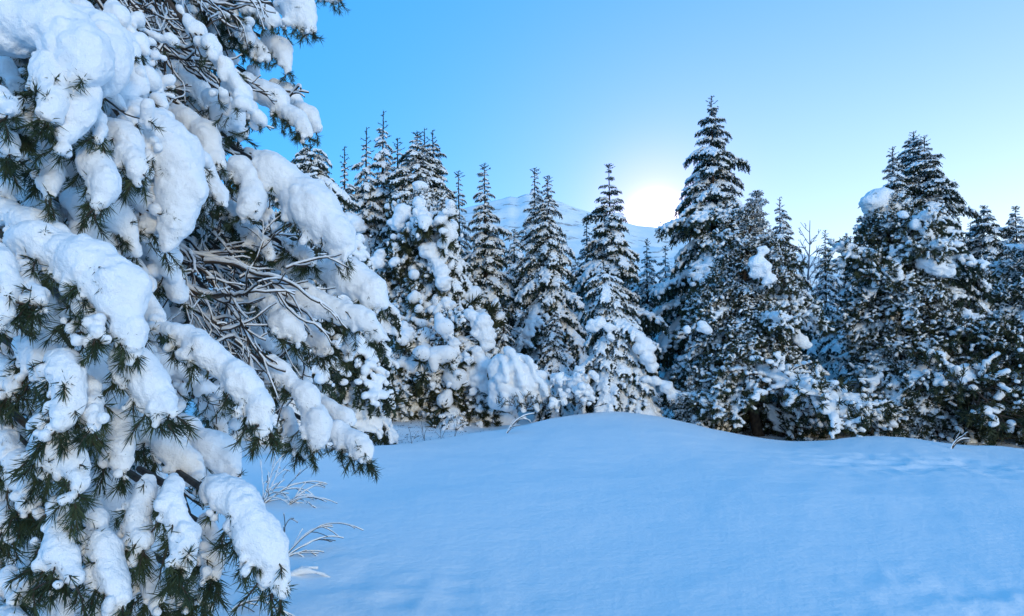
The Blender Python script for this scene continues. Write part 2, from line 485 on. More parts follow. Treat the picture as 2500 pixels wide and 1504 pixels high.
def pine_bough(seed, snowy=1.0):
    global rng
    rng = np.random.default_rng(2000 + seed)
    m = MB(); balls = []
    ax = curve((0, 0, 0), (1, 0, 0.15), 1.0, 9, rng.uniform(0.35, 0.9), 0.3)
    m.tube(ax, np.linspace(0.02, 0.006, len(ax)), 0, 4)
    def tuft(p, d, n=85):
        sh = np.array([p, p + unit(d) * 0.05, p + unit(d) * 0.1])
        b = p + unit(d) * rng.uniform(0, 0.1, n)[:, None]
        dd = unit(d) * 0.55 + rng.normal(size=(n, 3)) * 0.5
        dd = dd / np.linalg.norm(dd, axis=1)[:, None] * (rng.uniform(0.065, 0.1, n))[:, None]
        m.needles(b, dd, 0.0105, 1)
        if rng.random() < 0.72 * snowy:
            r = rng.uniform(0.035, 0.075)
            balls.append((*(p + unit(d) * 0.05 + np.array([0, 0, 0.05])), r, 1.15, 1.15, 0.8))
            for _ in range(2): balls.append((*(p + unit(d) * 0.07 + rng.normal(size=3) * 0.045 + np.array([0, 0, 0.03])), r * 0.5))
    nt_ = 15
    for i in range(nt_):
        t = 0.25 + 0.75 * (i + rng.random() * 0.6) / nt_
        k = t * (len(ax) - 1); j = min(int(k), len(ax) - 2); p = ax[j] + (ax[j + 1] - ax[j]) * (k - j)
        sgn = 1 if i % 2 else -1
        ln = (0.42 - 0.22 * t) * rng.uniform(0.7, 1.25)
        tw = curve(p, (0.8, sgn * rng.uniform(0.4, 1.0), rng.uniform(-0.3, 0.35)), ln, 5, rng.uniform(0.3, 2.0), 0.5)
        m.tube(tw, np.linspace(0.008, 0.004, len(tw)), 0, 3)
        tuft(tw[-1], tw[-1] - tw[-2] + np.array([0, 0, 0.02]))
        for q in (2, 3, 4):
            if rng.random() < 0.7:
                s2 = curve(tw[q], unit(tw[q] - tw[q - 1]) + rng.normal(size=3) * 0.7, rng.uniform(0.06, 0.16), 3, 0.8, 0.4)
                m.tube(s2, 0.004, 0, 3); tuft(s2[-1], s2[-1] - s2[-2], 60)
            if rng.random() < 0.45 * snowy: balls.append((*(tw[q] + np.array([0, 0, 0.02])), rng.uniform(0.025, 0.045), 1.3, 1.1, 0.8))
    tuft(ax[-1], ax[-1] - ax[-2])
    for t in np.linspace(0.3, 0.95, 6):
        if rng.random() < 0.55 * snowy:
            p = ax[int(t * 9)]; balls.append((*(p + np.array([0, 0, 0.04])), rng.uniform(0.05, 0.1), 1.4, 1.2, 0.75))
    return m.mesh('pine_branch', [M_twig, M_needle_pine], False), blob_mesh('pine_snow', balls, 0.018, M_snow_tree, namp=0.16, nfreq=13, seed=seed)

def open_bough(seed, snowy=1.0):
    global rng
    rng = np.random.default_rng(5000 + seed)
    m = MB(); balls = []
    ax = curve((0, 0, 0), (1, 0, 0.1), 1.02, 12, rng.uniform(0.3, 0.8), 0.35)
    m.tube(ax, np.linspace(0.016, 0.004, len(ax)), 0, 4)
    def tuft(p, d, n=34):
        d = unit(d)
        b = p + d * rng.uniform(-0.02, 0.05, n)[:, None]
        dd = d * 0.6 + rng.normal(size=(n, 3)) * 0.5
        dd = dd / np.linalg.norm(dd, axis=1)[:, None] * (rng.uniform(0.03, 0.052, n))[:, None]
        m.needles(b, dd, 0.0075, 1)
        if rng.random() < 0.62 * snowy:
            q_ = unit(d + rng.normal(size=3) * .5); r_ = rng.uniform(0.012, 0.027)
            for e_ in (-0.03, 0.0, 0.03)[: int(rng.integers(1, 4))]: balls.append((*(p + d * 0.015 + q_ * e_ + np.array([0, 0, 0.018])), r_ * rng.uniform(.8, 1.15), rng.uniform(.9, 1.3), 1, 0.75))
    for i in range(26):
        t = 0.16 + 0.84 * (i + rng.random() * 0.6) / 26
        k = t * (len(ax) - 1); j = min(int(k), len(ax) - 2); p = ax[j] + (ax[j + 1] - ax[j]) * (k - j)
        sgn = 1 if i % 2 else -1
        ln = (0.46 - 0.28 * t) * rng.uniform(0.6, 1.25)
        tw = curve(p, (0.75, sgn * rng.uniform(0.4, 1.0), rng.uniform(-0.5, 0.45)), ln, 6, rng.uniform(0.0, 2.0), 0.6)
        m.tube(tw, np.linspace(0.006, 0.003, len(tw)), 0, 3)
        tuft(tw[-1], tw[-1] - tw[-2])
        for q in range(1, 6):
            if rng.random() < 0.7:
                s2 = curve(tw[q], unit(tw[q] - tw[q - 1]) + rng.normal(size=3) * 0.8, rng.uniform(0.03, 0.1), 2, 0.8, 0.4)
                m.tube(s2, 0.003, 0, 3); tuft(s2[-1], s2[-1] - s2[-2], 28)
            if rng.random() < 0.4 * snowy: balls.append((*(tw[q] + np.array([0, 0, 0.014])), rng.uniform(0.014, 0.026), 1.5, 1.3, 0.7))
    for t in np.linspace(0.25, 0.95, 7):
        if rng.random() < 0.45 * snowy:
            p = ax[int(t * 12)]; r_ = rng.uniform(0.03, 0.05) * (.7 + .3 * snowy)
            balls.append((*(p + np.array([0, 0, 0.025])), r_, 1.8, 1.3, 0.7)); balls.append((*(p + np.array([.04, rng.normal() * .04, 0.01])), r_ * .7, 1.5, 1.3, 0.7)); balls.append((*(p + np.array([.02, rng.normal() * .05, -0.02])), r_ * .6))
    return m.mesh('open_pine_branch', [M_twig, M_needle_pine], False), blob_mesh('open_pine_snow', balls, 0.0105, M_snow_tree, namp=0.24, nfreq=30, seed=seed)

SPRUCE = [spruce_bough(i, (1.0, 0.75, 1.15)[i % 3]) for i in range(9)]
PINE = [pine_bough(i, (1.0, 0.55, 0.8)[i % 3]) for i in range(9)]
HEAVY = [pine_bough(40 + i, 1.3) for i in range(5)] + [open_bough(80 + i, 1.6) for i in range(4)]
LIGHT = [open_bough(60 + i, (1.35, 3.0, .6, 2.1, .95)[i % 5]) for i in range(10)]
HSPRUCE = [spruce_bough(40 + i, 1.5) for i in range(5)]
rng = np.random.default_rng(11)

# ------------------------------------------------------------------ trees
def local_blob(tree, name, balls, h, mat=None, aug=6, **k):
    base = np.array(tree.location)
    bl = [tuple(np.array(b[:3]) - base) + tuple(b[3:]) for b in balls]
    if aug:
        for b in list(bl):
            for _ in range(aug):
                o = unit(rng.normal(size=3) * np.array([1, .8, .8]) - np.array([0, .2, .25])); q = b[3] * rng.uniform(.3, .6)
                bl.append((b[0] + o[0] * b[3] * .85, b[1] + o[1] * b[3] * .85, b[2] + o[2] * b[3] * .75, q, 1.25, 1, .8))
    k.setdefault('disp', ((.05, 4.0, 2), (.02, 14, 2)))
    me = blob_mesh(name, bl, h * .8, mat or M_snow_tree, **k)
    return link(name, me, tree)

def tree(name, label, cat, top, base_px, d, half, fam, n=110, h0=0.06, power=0.85, pitch=(-38, 12), rough=0.22,
         leader=0.05, trunk_r=None, wid=1.0, group=None, bend=0.0, sgap=1.0, deep=True, base_up=0.0, thick=1.0, layers=0, irr=0.18, skip=0.0, open_u=0.0, slit=0.0):
    """top=(px,py); base_px column of the foot; d depth; half = crown half width in photo px"""
    p_top = at(top[0], top[1], d)
    p_b = at(base_px, 900, d)
    bx, by = p_b[0], p_b[1]
    bz = gz(bx, by) - 0.05 + base_up
    H = p_top[2] - bz
    Rr = half * d / F
    t = empty(name, (bx, by, bz), label, cat, group)
    off = np.array([p_top[0] - bx, p_top[1] - by, 0.0])
    m = MB()
    hh = np.linspace(0, 1, 12)
    ph = rng.uniform(0, 6, 2)
    def stem(u):
        return np.array([off[0] * u + bend * math.sin(u * math.pi), off[1] * u, H * u]) + np.array([math.sin(u * 5 + ph[0]), math.cos(u * 4 + ph[1]), 0]) * 0.03 * Rr * u * (1 - u)
    tr = trunk_r or 0.014 * H + 0.02
    m.tube([stem(u) for u in hh], tr * (1 - hh * 0.93), 0, 7)
    # short shoots on the leader
    for q in range(9):
        u = 1 - leader * (q + 0.5) / 9
        a = q * 2.4
        s0 = stem(u); le = 0.02 * H * (0.5 + q / 8)
        sh = curve(s0, (math.cos(a), math.sin(a), 0.5), le, 2)
        m.tube(sh, 0.006, 0, 3); brush(m, sh, 110, 0.05, 0.014, 1)
    brush(m, np.array([stem(1 - leader * 0.75), stem(1.0)]), 90, 0.05, 0.014, 1)
    link('trunk', m.mesh('trunk', [M_bark, M_needle_spruce]), t)
    ga = rng.uniform(0, 6); sd = int(rng.integers(9999))
    top_u = 1 - leader * 0.6
    for i in range(n):
        v = (i + 0.5) / n
        u = h0 + (top_u - h0) * (1 - (1 - v) ** 0.5) if True else 0    # fewer boughs towards the tip because they are shorter
        if layers: v = (math.floor(v * layers) + 0.5) / layers + rng.normal() * 0.10 / layers
        u = h0 + (top_u - h0) * (min(max(v, 0.0), 0.999) ** 0.85)
        rel = (u - h0) / (1 - h0)
        prof = max((1 - rel) ** power, 0.02)
        if rel < 0.12: prof *= 0.82 + 1.5 * rel
        a = ga + i * 2.39996 + rng.normal() * 0.25
        front = math.cos(a + math.pi / 2)                      # 1 = towards the camera
        if rng.random() < skip or (u < open_u and front > 0.25) or (front > 0.86 and rng.random() < slit): continue
        s = Rr * prof * (1 + rng.normal() * rough) * (1 + irr * 1.6 * float(vnoise(np.array([[math.cos(a) * 1.3, math.sin(a) * 1.3, u * 7.0]]), sd)[0]))
        s = max(s, 0.06 * Rr, 0.10)
        pc = R(pitch[0] + (pitch[1] - pitch[0]) * rel + rng.normal() * 7)
        me, sm = fam[int(rng.integers(len(fam)))]
        b = link('branch', me, t)
        b.location = tuple(stem(u))
        b.rotation_euler = (rng.normal() * 0.15, -pc, a)
        sc = s / max(math.cos(pc), 0.6)
        y_ = (1.0 + 0.35 * rel) * wid
        b.scale = (sc, sc * y_, sc * (1 + 0.5 * rel) * thick)
        if rng.random() < sgap: tag(link('snow', sm, b), kind='stuff')
    return t

SPR, PIN, BUSH = 'spruce tree', 'pine tree', 'bush'
G = 'snow covered conifers of the forest edge'

# back and middle rows, left to right
tree('spruce_tree', 'snowy conifer peeping out just behind the upper edge of the big near pine', SPR, (757, 340), 775, 14, 215, SPRUCE + HSPRUCE, 170, 0.15, 0.65, (-35, 5), 0.3, group=G)
tree('spruce_tree', 'slim small spruce with a thin pointed tip, left of the tall bare-leader pair', SPR, (841, 358), 845, 21, 75, HSPRUCE, 90, 0.1, 0.8, group=G, leader=.09)
tree('spruce_tree', 'slender spruce with long bare leader, close left of the tallest left-hand spruce', SPR, (895, 311), 890, 22, 105, HSPRUCE, 105, 0.1, 0.85, (-42, 5), leader=.1, group=G)
tree('spruce_tree', 'tallest spruce of the left group, with a bare antenna-like leader', SPR, (936, 271), 930, 22.5, 125, HSPRUCE, 125, 0.1, 0.9, (-42, 10), leader=.1, group=G)
tree('spruce_tree', 'thin spruce tip between the bare-leader pair and the bushy triple top', SPR, (971, 338), 965, 23.5, 100, SPRUCE, 95, 0.1, 0.8, leader=.05, group=G)
tree('pine_tree', 'bushy dark pine with blunt snow-clad top in the left triple-topped clump', PIN, (1019, 324), 1005, 21.5, 155, SPRUCE, 150, 0.1, 0.72, (-35, 15), 0.25, leader=.02, group=G)
tree('spruce_tree', 'spruce with thin bare shoot in the middle of the left triple-topped clump', SPR, (1036, 314), 1045, 22.5, 110, SPRUCE, 105, 0.1, 0.75, leader=.09, group=G)
tree('spruce_tree', 'right-hand spruce of the left triple-topped clump, with a forked tip', SPR, (1056, 318), 1070, 22, 140, SPRUCE, 125, 0.1, 0.75, leader=.08, group=G)
tree('spruce_tree', 'small slim spruce standing alone before blue sky, left of the mountain', SPR, (1119, 419), 1125, 25, 75, SPRUCE, 90, 0.1, 0.8, leader=.03, group=G)
tree('spruce_tree', 'heavily loaded white spruce sloping down right of the left clump', SPR, (1078, 470), 1100, 19.5, 135, HSPRUCE, 130, 0.08, 0.75, (-50, -10), leader=.03, group=G)
tree('spruce_tree', 'narrow spruce just left of the sunlit mountain top', SPR, (1182, 401), 1192, 23, 108, SPRUCE, 125, 0.08, 0.8, (-38, 15), leader=.03, group=G)
tree('spruce_tree', 'left and taller spruce of the twin pair before the mountain', SPR, (1305, 411), 1310, 22.5, 88, SPRUCE, 120, 0.08, 0.8, (-42, 10), leader=.03, group=G)
tree('spruce_tree', 'right and shorter spruce of the twin pair before the mountain', SPR, (1337, 430), 1350, 22, 108, SPRUCE, 120, 0.08, 0.75, (-42, 10), leader=.03, group=G)
tree('spruce_tree', 'thin small spruce hugging the left side of the spruce beside the sun', SPR, (1432, 530), 1435, 25.5, 70, SPRUCE, 85, 0.08, 0.8, leader=.03, group=G)
tree('spruce_tree', 'full spruce close left of the setting sun', SPR, (1486, 402), 1500, 24, 122, SPRUCE, 140, 0.08, 0.85, (-28, 15), leader=.02, layers=25, group=G)
tree('spruce_tree', 'little spruce in the gap under the sun', SPR, (1579, 584), 1580, 29, 75, SPRUCE, 80, 0.08, 0.8, leader=.04, group=G)
tree('spruce_tree', 'tiny spruce tip between the little gap spruce and the tallest spruce', SPR, (1624, 600), 1626, 28, 68, SPRUCE, 75, 0.08, 0.8, leader=.04, group=G)
tree('spruce_tree', 'tallest spruce in the picture, layered boughs with gaps of sky', SPR, (1736, 236), 1748, 25.5, 165, SPRUCE, 165, 0.06, 0.8, (-22, 12), 0.24, layers=23, irr=.22, leader=.045, group=G)
tree('spruce_tree', 'dark slim spruce left of the bare frosted birch', SPR, (1903, 482), 1915, 23.5, 95, SPRUCE, 115, 0.08, 0.75, (-36, 15), leader=.08, group=G)
tree('spruce_tree', 'pale thin spruce close right of the bare birch', SPR, (2014, 562), 2016, 31, 62, SPRUCE, 80, 0.08, 0.7, leader=.05, group=G)
tree('spruce_tree', 'faint distant spruce left of the snow-domed pine', SPR, (2062, 596), 2064, 33, 85, HSPRUCE, 80, 0.08, 0.7, leader=.04, group=G)
tree('spruce_tree', 'tall right-hand spruce behind the snow-domed pine, left of its twin tip', SPR, (2230, 322), 2232, 24.5, 165, SPRUCE, 165, 0.08, 0.75, (-25, 25), leader=.04, group=G)
tree('spruce_tree', 'twin tip spruce grown into the right of the tall right-hand spruce', SPR, (2256, 332), 2275, 24, 160, SPRUCE, 140, 0.08, 0.8, (-25, 25), leader=.04, group=G)
tree('spruce_tree', 'shorter spruce leaning on the left of the tall right-hand pair', SPR, (2179, 360), 2190, 23.2, 115, SPRUCE, 115, 0.15, 0.7, (-30, 15), leader=.05, group=G)
tree('spruce_tree', 'tiny spruce tip right of the tall right-hand pair', SPR, (2339, 532), 2342, 30, 75, SPRUCE, 80, 0.08, 0.7, leader=.05, group=G)
tree('spruce_tree', 'small far spruce between the tiny tip and the wide-armed spruce', SPR, (2369, 543), 2368, 31, 75, SPRUCE, 80, 0.08, 0.7, leader=.04, group=G)
tree('spruce_tree', 'spruce with wide flat arms near its tip, second from the right edge', SPR, (2401, 503), 2404, 25, 120, SPRUCE, 130, 0.08, 0.65, (-30, 20), leader=.02, group=G)
tree('spruce_tree', 'spruce with a spire top at the right edge', SPR, (2479, 505), 2490, 24.5, 125, SPRUCE, 130, 0.08, 0.75, (-32, 15), leader=.02, group=G)

# front row
t9 = tree('pine_tree', 'big loaded pine with a round snow ball on its tip, front of the left clump', PIN, (1022, 455), 1010, 20, 155, PINE + LIGHT, 190, 0.24, 0.6, irr=.3, pitch=(-45, 5), rough=.25, leader=.01, group=G, thick=1.2)
d = 19.2
local_blob(t9, 'snow_cap', [(*at(1024, 456, 19.9), .14), (*at(1020, 492, d), .13), (*at(1028, 520, d), .16), (*at(1036, 550, d), .13), (*at(985, 520, d), .19), (*at(970, 545, d), .17), (*at(978, 512, d), .13),
           (*at(1046, 530, d), .12), (*at(1050, 585, d), .11)], 0.03, namp=.12, nfreq=4, seed=1)
local_blob(t9, 'snow_clump', [(*at(1050, 615, d - .3), .22), (*at(1068, 640, d - .3), .17), (*at(1085, 690, d - .5), .17), (*at(1090, 740, d - .5), .16), (*at(1075, 660, d - .4), .16)], 0.03, namp=.15, nfreq=4, seed=2)
local_blob(t9, 'snow_clump', [(*at(920, 640, d - .3), .16), (*at(900, 665, d - .4), .13), (*at(930, 620, d - .3), .13), (*at(960, 640, d - .5), .1)], 0.03, namp=.15, nfreq=4, seed=3)
local_blob(t9, 'snow_clump', [(*at(868, 548, d + .5), .2), (*at(850, 535, d + .5), .17), (*at(835, 545, d + .5), .13)], 0.03, namp=.12, nfreq=4, seed=4)

t37 = tree('young_pine_tree', 'low young conifer with drooping snow-tipped boughs under the ball-topped pine', PIN, (988, 782), 1000, 18.3, 105, HEAVY + HSPRUCE, 80, 0.26, 0.55, (-38, -8), 0.3, leader=.03, group=G)
local_blob(t37, 'snow_cap', [(*at(985, 798, 17.8), .12), (*at(992, 820, 17.7), .13), (*at(1003, 808, 17.8), .09), (*at(978, 835, 17.6), .09)], .025, namp=.15, nfreq=6, seed=9)
t38 = tree('bent_pine_tree', 'dark pine bent right under big smooth snow pads beside the snow-buried bush', PIN, (1115, 755), 1085, 18.6, 105, PINE + LIGHT, 100, 0.26, 0.35, (-35, -5), 0.3, leader=.02, group=G)
d = 17.8
local_blob(t38, 'snow_cap', [(*at(1150, 770, d), .14), (*at(1175, 785, d), .18), (*at(1185, 815, d), .19), (*at(1190, 840, d), .13), (*at(1165, 810, d), .15)], .028, namp=.08, nfreq=4, seed=10)
local_blob(t38, 'snow_clump', [(*at(1165, 860, d - .1), .13), (*at(1175, 890, d - .1), .2), (*at(1170, 925, d - .1), .2), (*at(1185, 945, d - .1), .13), (*at(1150, 905, d - .1), .13)], .028, namp=.1, nfreq=4, seed=11)
local_blob(t38, 'snow_clump', [(*at(1098, 815, d - .3), .09), (*at(1110, 835, d - .3), .11), (*at(1115, 855, d - .3), .08)], .025, namp=.12, nfreq=5, seed=12)
local_blob(t38, 'snow_clump', [(*at(1135, 935, d - .2), .1), (*at(1155, 955, d - .2), .1), (*at(1120, 925, d - .2), .08)], .025, namp=.12, nfreq=5, seed=13)

tree('young_spruce_tree', 'small white young spruce left of the green cone-shaped young spruce', SPR, (1229, 742), 1232, 19.5, 48, HSPRUCE, 60, 0.05, 0.7, (-50, 0), leader=.04, group=G)
tree('young_spruce_tree', 'green cone-shaped young spruce standing below the twin spruces', SPR, (1353, 752), 1356, 19, 75, SPRUCE, 85, 0.05, 0.75, (-45, 0), leader=.03, group=G)
t34 = tree('young_spruce_tree', 'snow-plastered young spruce in front centre with skirt of boughs on the snow', SPR, (1471, 632), 1520, 17.9, 118, HSPRUCE, 125, 0.02, 0.6, (-45, 0), 0.25, leader=.12, group=G)
d = 17.2
local_blob(t34, 'snow_clump', [(*at(1560, 820, d), .12), (*at(1575, 845, d), .17), (*at(1585, 875, d), .15), (*at(1592, 895, d), .1)], .03, namp=.1, nfreq=4, seed=14)
local_blob(t34, 'snow_clump', [(*at(1465, 785, d), .1), (*at(1450, 795, d), .13), (*at(1490, 800, d), .1), (*at(1492, 825, d), .09)], .03, namp=.15, nfreq=4, seed=15)
local_blob(t34, 'snow_clump', [(*at(1600, 930, d), .1), (*at(1625, 945, d), .13), (*at(1645, 965, d), .12), (*at(1580, 925, d), .09)], .03, namp=.12, nfreq=4, seed=16)

t19 = tree('pine_tree', 'big dark open pine with bare lower trunk in front right of centre', PIN, (1849, 466), 1850, 17.6, 215, LIGHT, 290, 0.10, 0.95, (-32, 30), 0.3, irr=.34, skip=.18, open_u=.26, slit=.3, leader=.02, trunk_r=.13, group=G, bend=-.35)
d = 16.6
local_blob(t19, 'snow_clump', [(*at(1850, 640, d), .16), (*at(1870, 655, d), .14), (*at(1880, 680, d), .13), (*at(1845, 665, d), .12), (*at(1862, 610, d), .1)], .03, namp=.2, nfreq=4, seed=17)
local_blob(t19, 'snow_clump', [(*at(1716, 795, d), .11), (*at(1725, 805, d), .09), (*at(1678, 805, d), .07)], .025, namp=.15, nfreq=5, seed=18)
local_blob(t19, 'snow_clump', [(*at(1940, 960, d), .12), (*at(1965, 975, d), .13), (*at(1990, 1000, d), .11), (*at(1920, 950, d), .09)], .03, namp=.1, nfreq=5, seed=19)
local_blob(t19, 'snow_clump', [(*at(1725, 980, d), .09), (*at(1715, 975, d), .07), (*at(1735, 985, d), .06)], .025, namp=.1, nfreq=5, seed=20)
local_blob(t19, 'snow_clump', [(*at(1950, 825, d + .5), .12), (*at(1965, 840, d + .5), .1), (*at(1940, 810, d + .5), .09)], .03, namp=.12, nfreq=5, seed=21)

t26 = tree('pine_tree', 'leaning open pine wearing a round snow dome, right of the frosted birch', PIN, (2148, 480), 2272, 18.2, 172, LIGHT, 250, 0.12, 0.62, (-34, 25), 0.25, irr=.28, skip=.18, open_u=.2, slit=.5, leader=.01, trunk_r=.12, group=G)
d = 18.2
local_blob(t26, 'snow_cap', [(*at(2144, 494, d), .30, 1.1, 1, .8), (*at(2168, 505, d), .2, 1.2, 1, .8), (*at(2125, 508, d), .16), (*at(2150, 480, d), .22, 1.2, 1, .8)], .03, namp=.04, nfreq=3, seed=22)
d = 17.2
local_blob(t26, 'snow_clump', [(*at(2205, 525, d), .09), (*at(2235, 545, d), .12), (*at(2260, 565, d), .12), (*at(2275, 580, d), .08)], .03, namp=.15, nfreq=5, seed=23)
local_blob(t26, 'snow_clump', [(*at(2225, 600, d), .12), (*at(2245, 615, d), .08), (*at(2260, 640, d), .15), (*at(2285, 655, d), .17), (*at(2315, 665, d), .13)], .03, namp=.12, nfreq=4, seed=24)
local_blob(t26, 'snow_clump', [(*at(2185, 670, d), .15), (*at(2165, 685, d), .1), (*at(2190, 645, d), .1), (*at(2140, 695, d), .09)], .03, namp=.15, nfreq=5, seed=25)
local_blob(t26, 'snow_clump', [(*at(2315, 790, d), .08), (*at(2340, 805, d), .11), (*at(2365, 815, d), .07)], .028, namp=.1, nfreq=5, seed=26)
local_blob(t26, 'snow_clump', [(*at(2285, 855, d), .14), (*at(2300, 870, d), .12), (*at(2280, 880, d), .12)], .028, namp=.12, nfreq=5, seed=27)
tree('pine_tree', 'dark pine with slanting trunk cut by the right edge', PIN, (2560, 560), 2425, 17.4, 140, LIGHT, 230, 0.16, 0.5, (-32, 15), 0.3, irr=.3, open_u=.22, leader=.02, trunk_r=.13, group=G)
tree('young_pine_tree', 'dark low young pine at the foot of the domed pine, left side', PIN, (2200, 815), 2190, 17.6, 80, LIGHT, 75, 0.05, 0.5, (-35, 5), .3, leader=.03, group=G)
tree('young_pine_tree', 'dense dark young pine right against the trunk of the domed pine', PIN, (2318, 905), 2320, 17.8, 75, LIGHT, 75, 0.03, 0.5, (-35, 5), .3, leader=.03, group=G)
tree('young_pine_tree', 'low dark brushy conifer sprout between the front young spruce and open pine', PIN, (1700, 900), 1700, 17.3, 62, LIGHT, 60, 0.05, 0.5, (-35, 5), .3, leader=.03, group=G)
tree('spruce_tree', 'white-loaded low spruce in the gap left of the domed pine', SPR, (2045, 765), 2050, 22, 75, HSPRUCE, 85, 0.05, 0.6, (-50, -5), leader=.03, group=G)
tree('spruce_tree', 'white-loaded low spruce in the gap right of the dark slim spruce', SPR, (1985, 720), 1990, 23, 70, HSPRUCE, 85, 0.05, 0.6, (-50, -5), leader=.03, group=G)

# far row closing the view between the trunks
far = [(1145, 640, 'far spruce in the gap right of the loaded white spruce'), (1255, 560, 'far spruce in the gap left of the twin pair'), (1410, 640, 'far spruce in the gap right of the twin pair'),
       (1540, 655, 'far spruce under the sun, left of the little gap spruce'), (1655, 640, 'far spruce showing left of the tallest spruce'),
       (1700, 700, 'far spruce hidden low behind the tallest spruce'),
       (2330, 620, 'far spruce low behind the tiny tip spruce'), (2440, 600, 'far spruce between the wide-armed and the edge spruce'), (880, 480, 'far spruce low behind the bare-leader pair'), (800, 470, 'far spruce low behind the edge of the big near pine')]
for px, py, lb in far:
    tree('spruce_tree', lb, SPR, (px, py), px + 3, 30 + 4 * rng.random(), 95, SPRUCE, 85, 0.05, 0.6, leader=.03, group=G)

# ------------------------------------------------------------------ bare twiggy growth
def twig_tree(p0, d0, length, r0, depth=3, droop=0.6, wander=0.5, step=0.05, out=None, spread=0.8, dens=0.5):
    if out is None: out = []
    n = max(3, int(length / step))
    pts = curve(p0, d0, length, n, droop, wander)
    out.append((pts, np.linspace(r0, r0 * 0.45, len(pts))))
    if depth > 0:
        for k in range(1, len(pts) - 1):
            if rng.random() < dens:
                d = unit(pts[k + 1] - pts[k]) + unit(rng.normal(size=3)) * spread
                twig_tree(pts[k], d, length * rng.uniform(0.3, 0.6) * (1 - 0.4 * k / len(pts)), r0 * 0.6, depth - 1, droop, wander, step, out, spread, dens * 0.85)
    return out

def twigs_to_meshes(lines, nm, mat, minr=0.0, lining=1.6, gap=0.25, sides=4, lift=1.0):
    m, s = MB(), MB()
    for pts, r in lines:
        r = np.maximum(r, minr)
        m.tube(pts, r, 0, sides)
        t = np.gradient(pts, axis=0); flat = np.linalg.norm(t[:, :2], axis=1) / (np.linalg.norm(t, axis=1) + 1e-9)
        if rng.random() < gap: continue
        w = lining * r * (0.35 + 0.65 * flat) * (1 + 0.3 * rng.normal(size=len(r)).clip(-1.5, 1.5)) + 0.0008
        s.tube(pts + np.array([0, 0, 1.0]) * (r * lift + w * 0.45)[:, None], np.maximum(w, 1e-4), 0, 5)
    return m.mesh(nm, [mat]), s.mesh(nm + '_snow', [M_snow_near])

# frosted birch
bp_ = at(1980, 900, 31); bz = gz(bp_[0], bp_[1]); top = at(1980, 533, 31)
bt = empty('birch_tree', (bp_[0], bp_[1], bz), 'bare frosted birch with thin pale twigs against the sky', 'birch tree', None)
m = MB(); H = top[2] - bz
stem = curve((0, 0, 0), (0.02, 0, 1), H, 14, 0, 0.06)
m.tube(stem, np.linspace(.09, .012, 15), 0, 6); link('trunk', m.mesh('birch_trunk', [M_birch]), bt)
for k in range(26):
    u = 0.3 + 0.68 * k / 26; i = int(u * 14); a = k * 2.4
    ln = 1.9 * (1.1 - u) + 0.35
    L = twig_tree(stem[i], (math.cos(a) * .75, math.sin(a) * .75, 0.9), ln, .02, 2, -.1, .35, .16, None, .75, .75)
    m = MB()
    for pts, r in L: m.tube(pts, np.maximum(r, .012), 0, 3)
    link('branch', m.mesh('birch_branch', [M_birch]), bt)

# snow-buried bushes in front of the young spruces
def buried_bush(label, cpx, d, fingers, seed, lumps=False, extra=()):
    x0 = at(cpx, 950, d); g0 = gz(x0[0], x0[1])
    b = empty('buried_bush', (x0[0], x0[1], g0), label, BUSH)
    balls = list(extra)
    for (a, p, q, r) in fingers:                          # start px, end px, end radius
        n = 18 if not lumps else 5
        for k in range(n):
            t = k / (n - 1)
            X = a[0] + (q[0] - a[0]) * t; Y = a[1] + (q[1] - a[1]) * t - p * math.sin(t * math.pi)
            dd = d - ((.06 + .26 * math.sin(min(t * 1.3, 1) * math.pi / 2)) if extra else 0.75 * t * (1.0 if len(a) < 3 else a[2]) if not lumps else .45 + .2 * rng.normal())
            if len(a) == 3: dd = d + .3
            w = at(X, Y, dd); rr_ = r * (1.1 - .3 * t) * (1 + .12 * rng.normal()) * (.72 if len(a) == 2 else .8)
            balls.append((*w, rr_, 1.1, 1, 0.9))
            if lumps and len(a) == 2:
                for _ in range(3): balls.append((*(w + unit(rng.normal(size=3)) * rr_ * .9), rr_ * rng.uniform(.25, .5)))
    local_blob(b, 'snow_cover', balls, .028, aug=0, namp=.08, nfreq=4.5, seed=seed, disp=((.05, 3.2, 2), (.018, 11, 2)))
    m = MB()
    for k in range(26):
        px_ = cpx + rng.uniform(-60, 60)
        p = at(px_, 985 + rng.uniform(-5, 15), d - .35) - np.array(b.location)
        for pts, r in twig_tree(p, (rng.normal() * .6, -.5, .6), rng.uniform(.2, .4), .008, 1, 1., .5, .06): 
            m.tube(pts, r, 0, 3)
            if rng.random() < .5: brush(m, pts, 70, .07, .012, 1)
    link('branch', m.mesh('bush_twigs', [M_twig, M_needle_pine], False), b)
DOME = [(1236, 900, .28), (1268, 915, .32), (1298, 938, .29), (1318, 960, .22), (1216, 895, .22), (1222, 945, .26), (1265, 965, .27), (1298, 980, .18), (1213, 980, .16), (1335, 975, .12), (1240, 985, .15)]
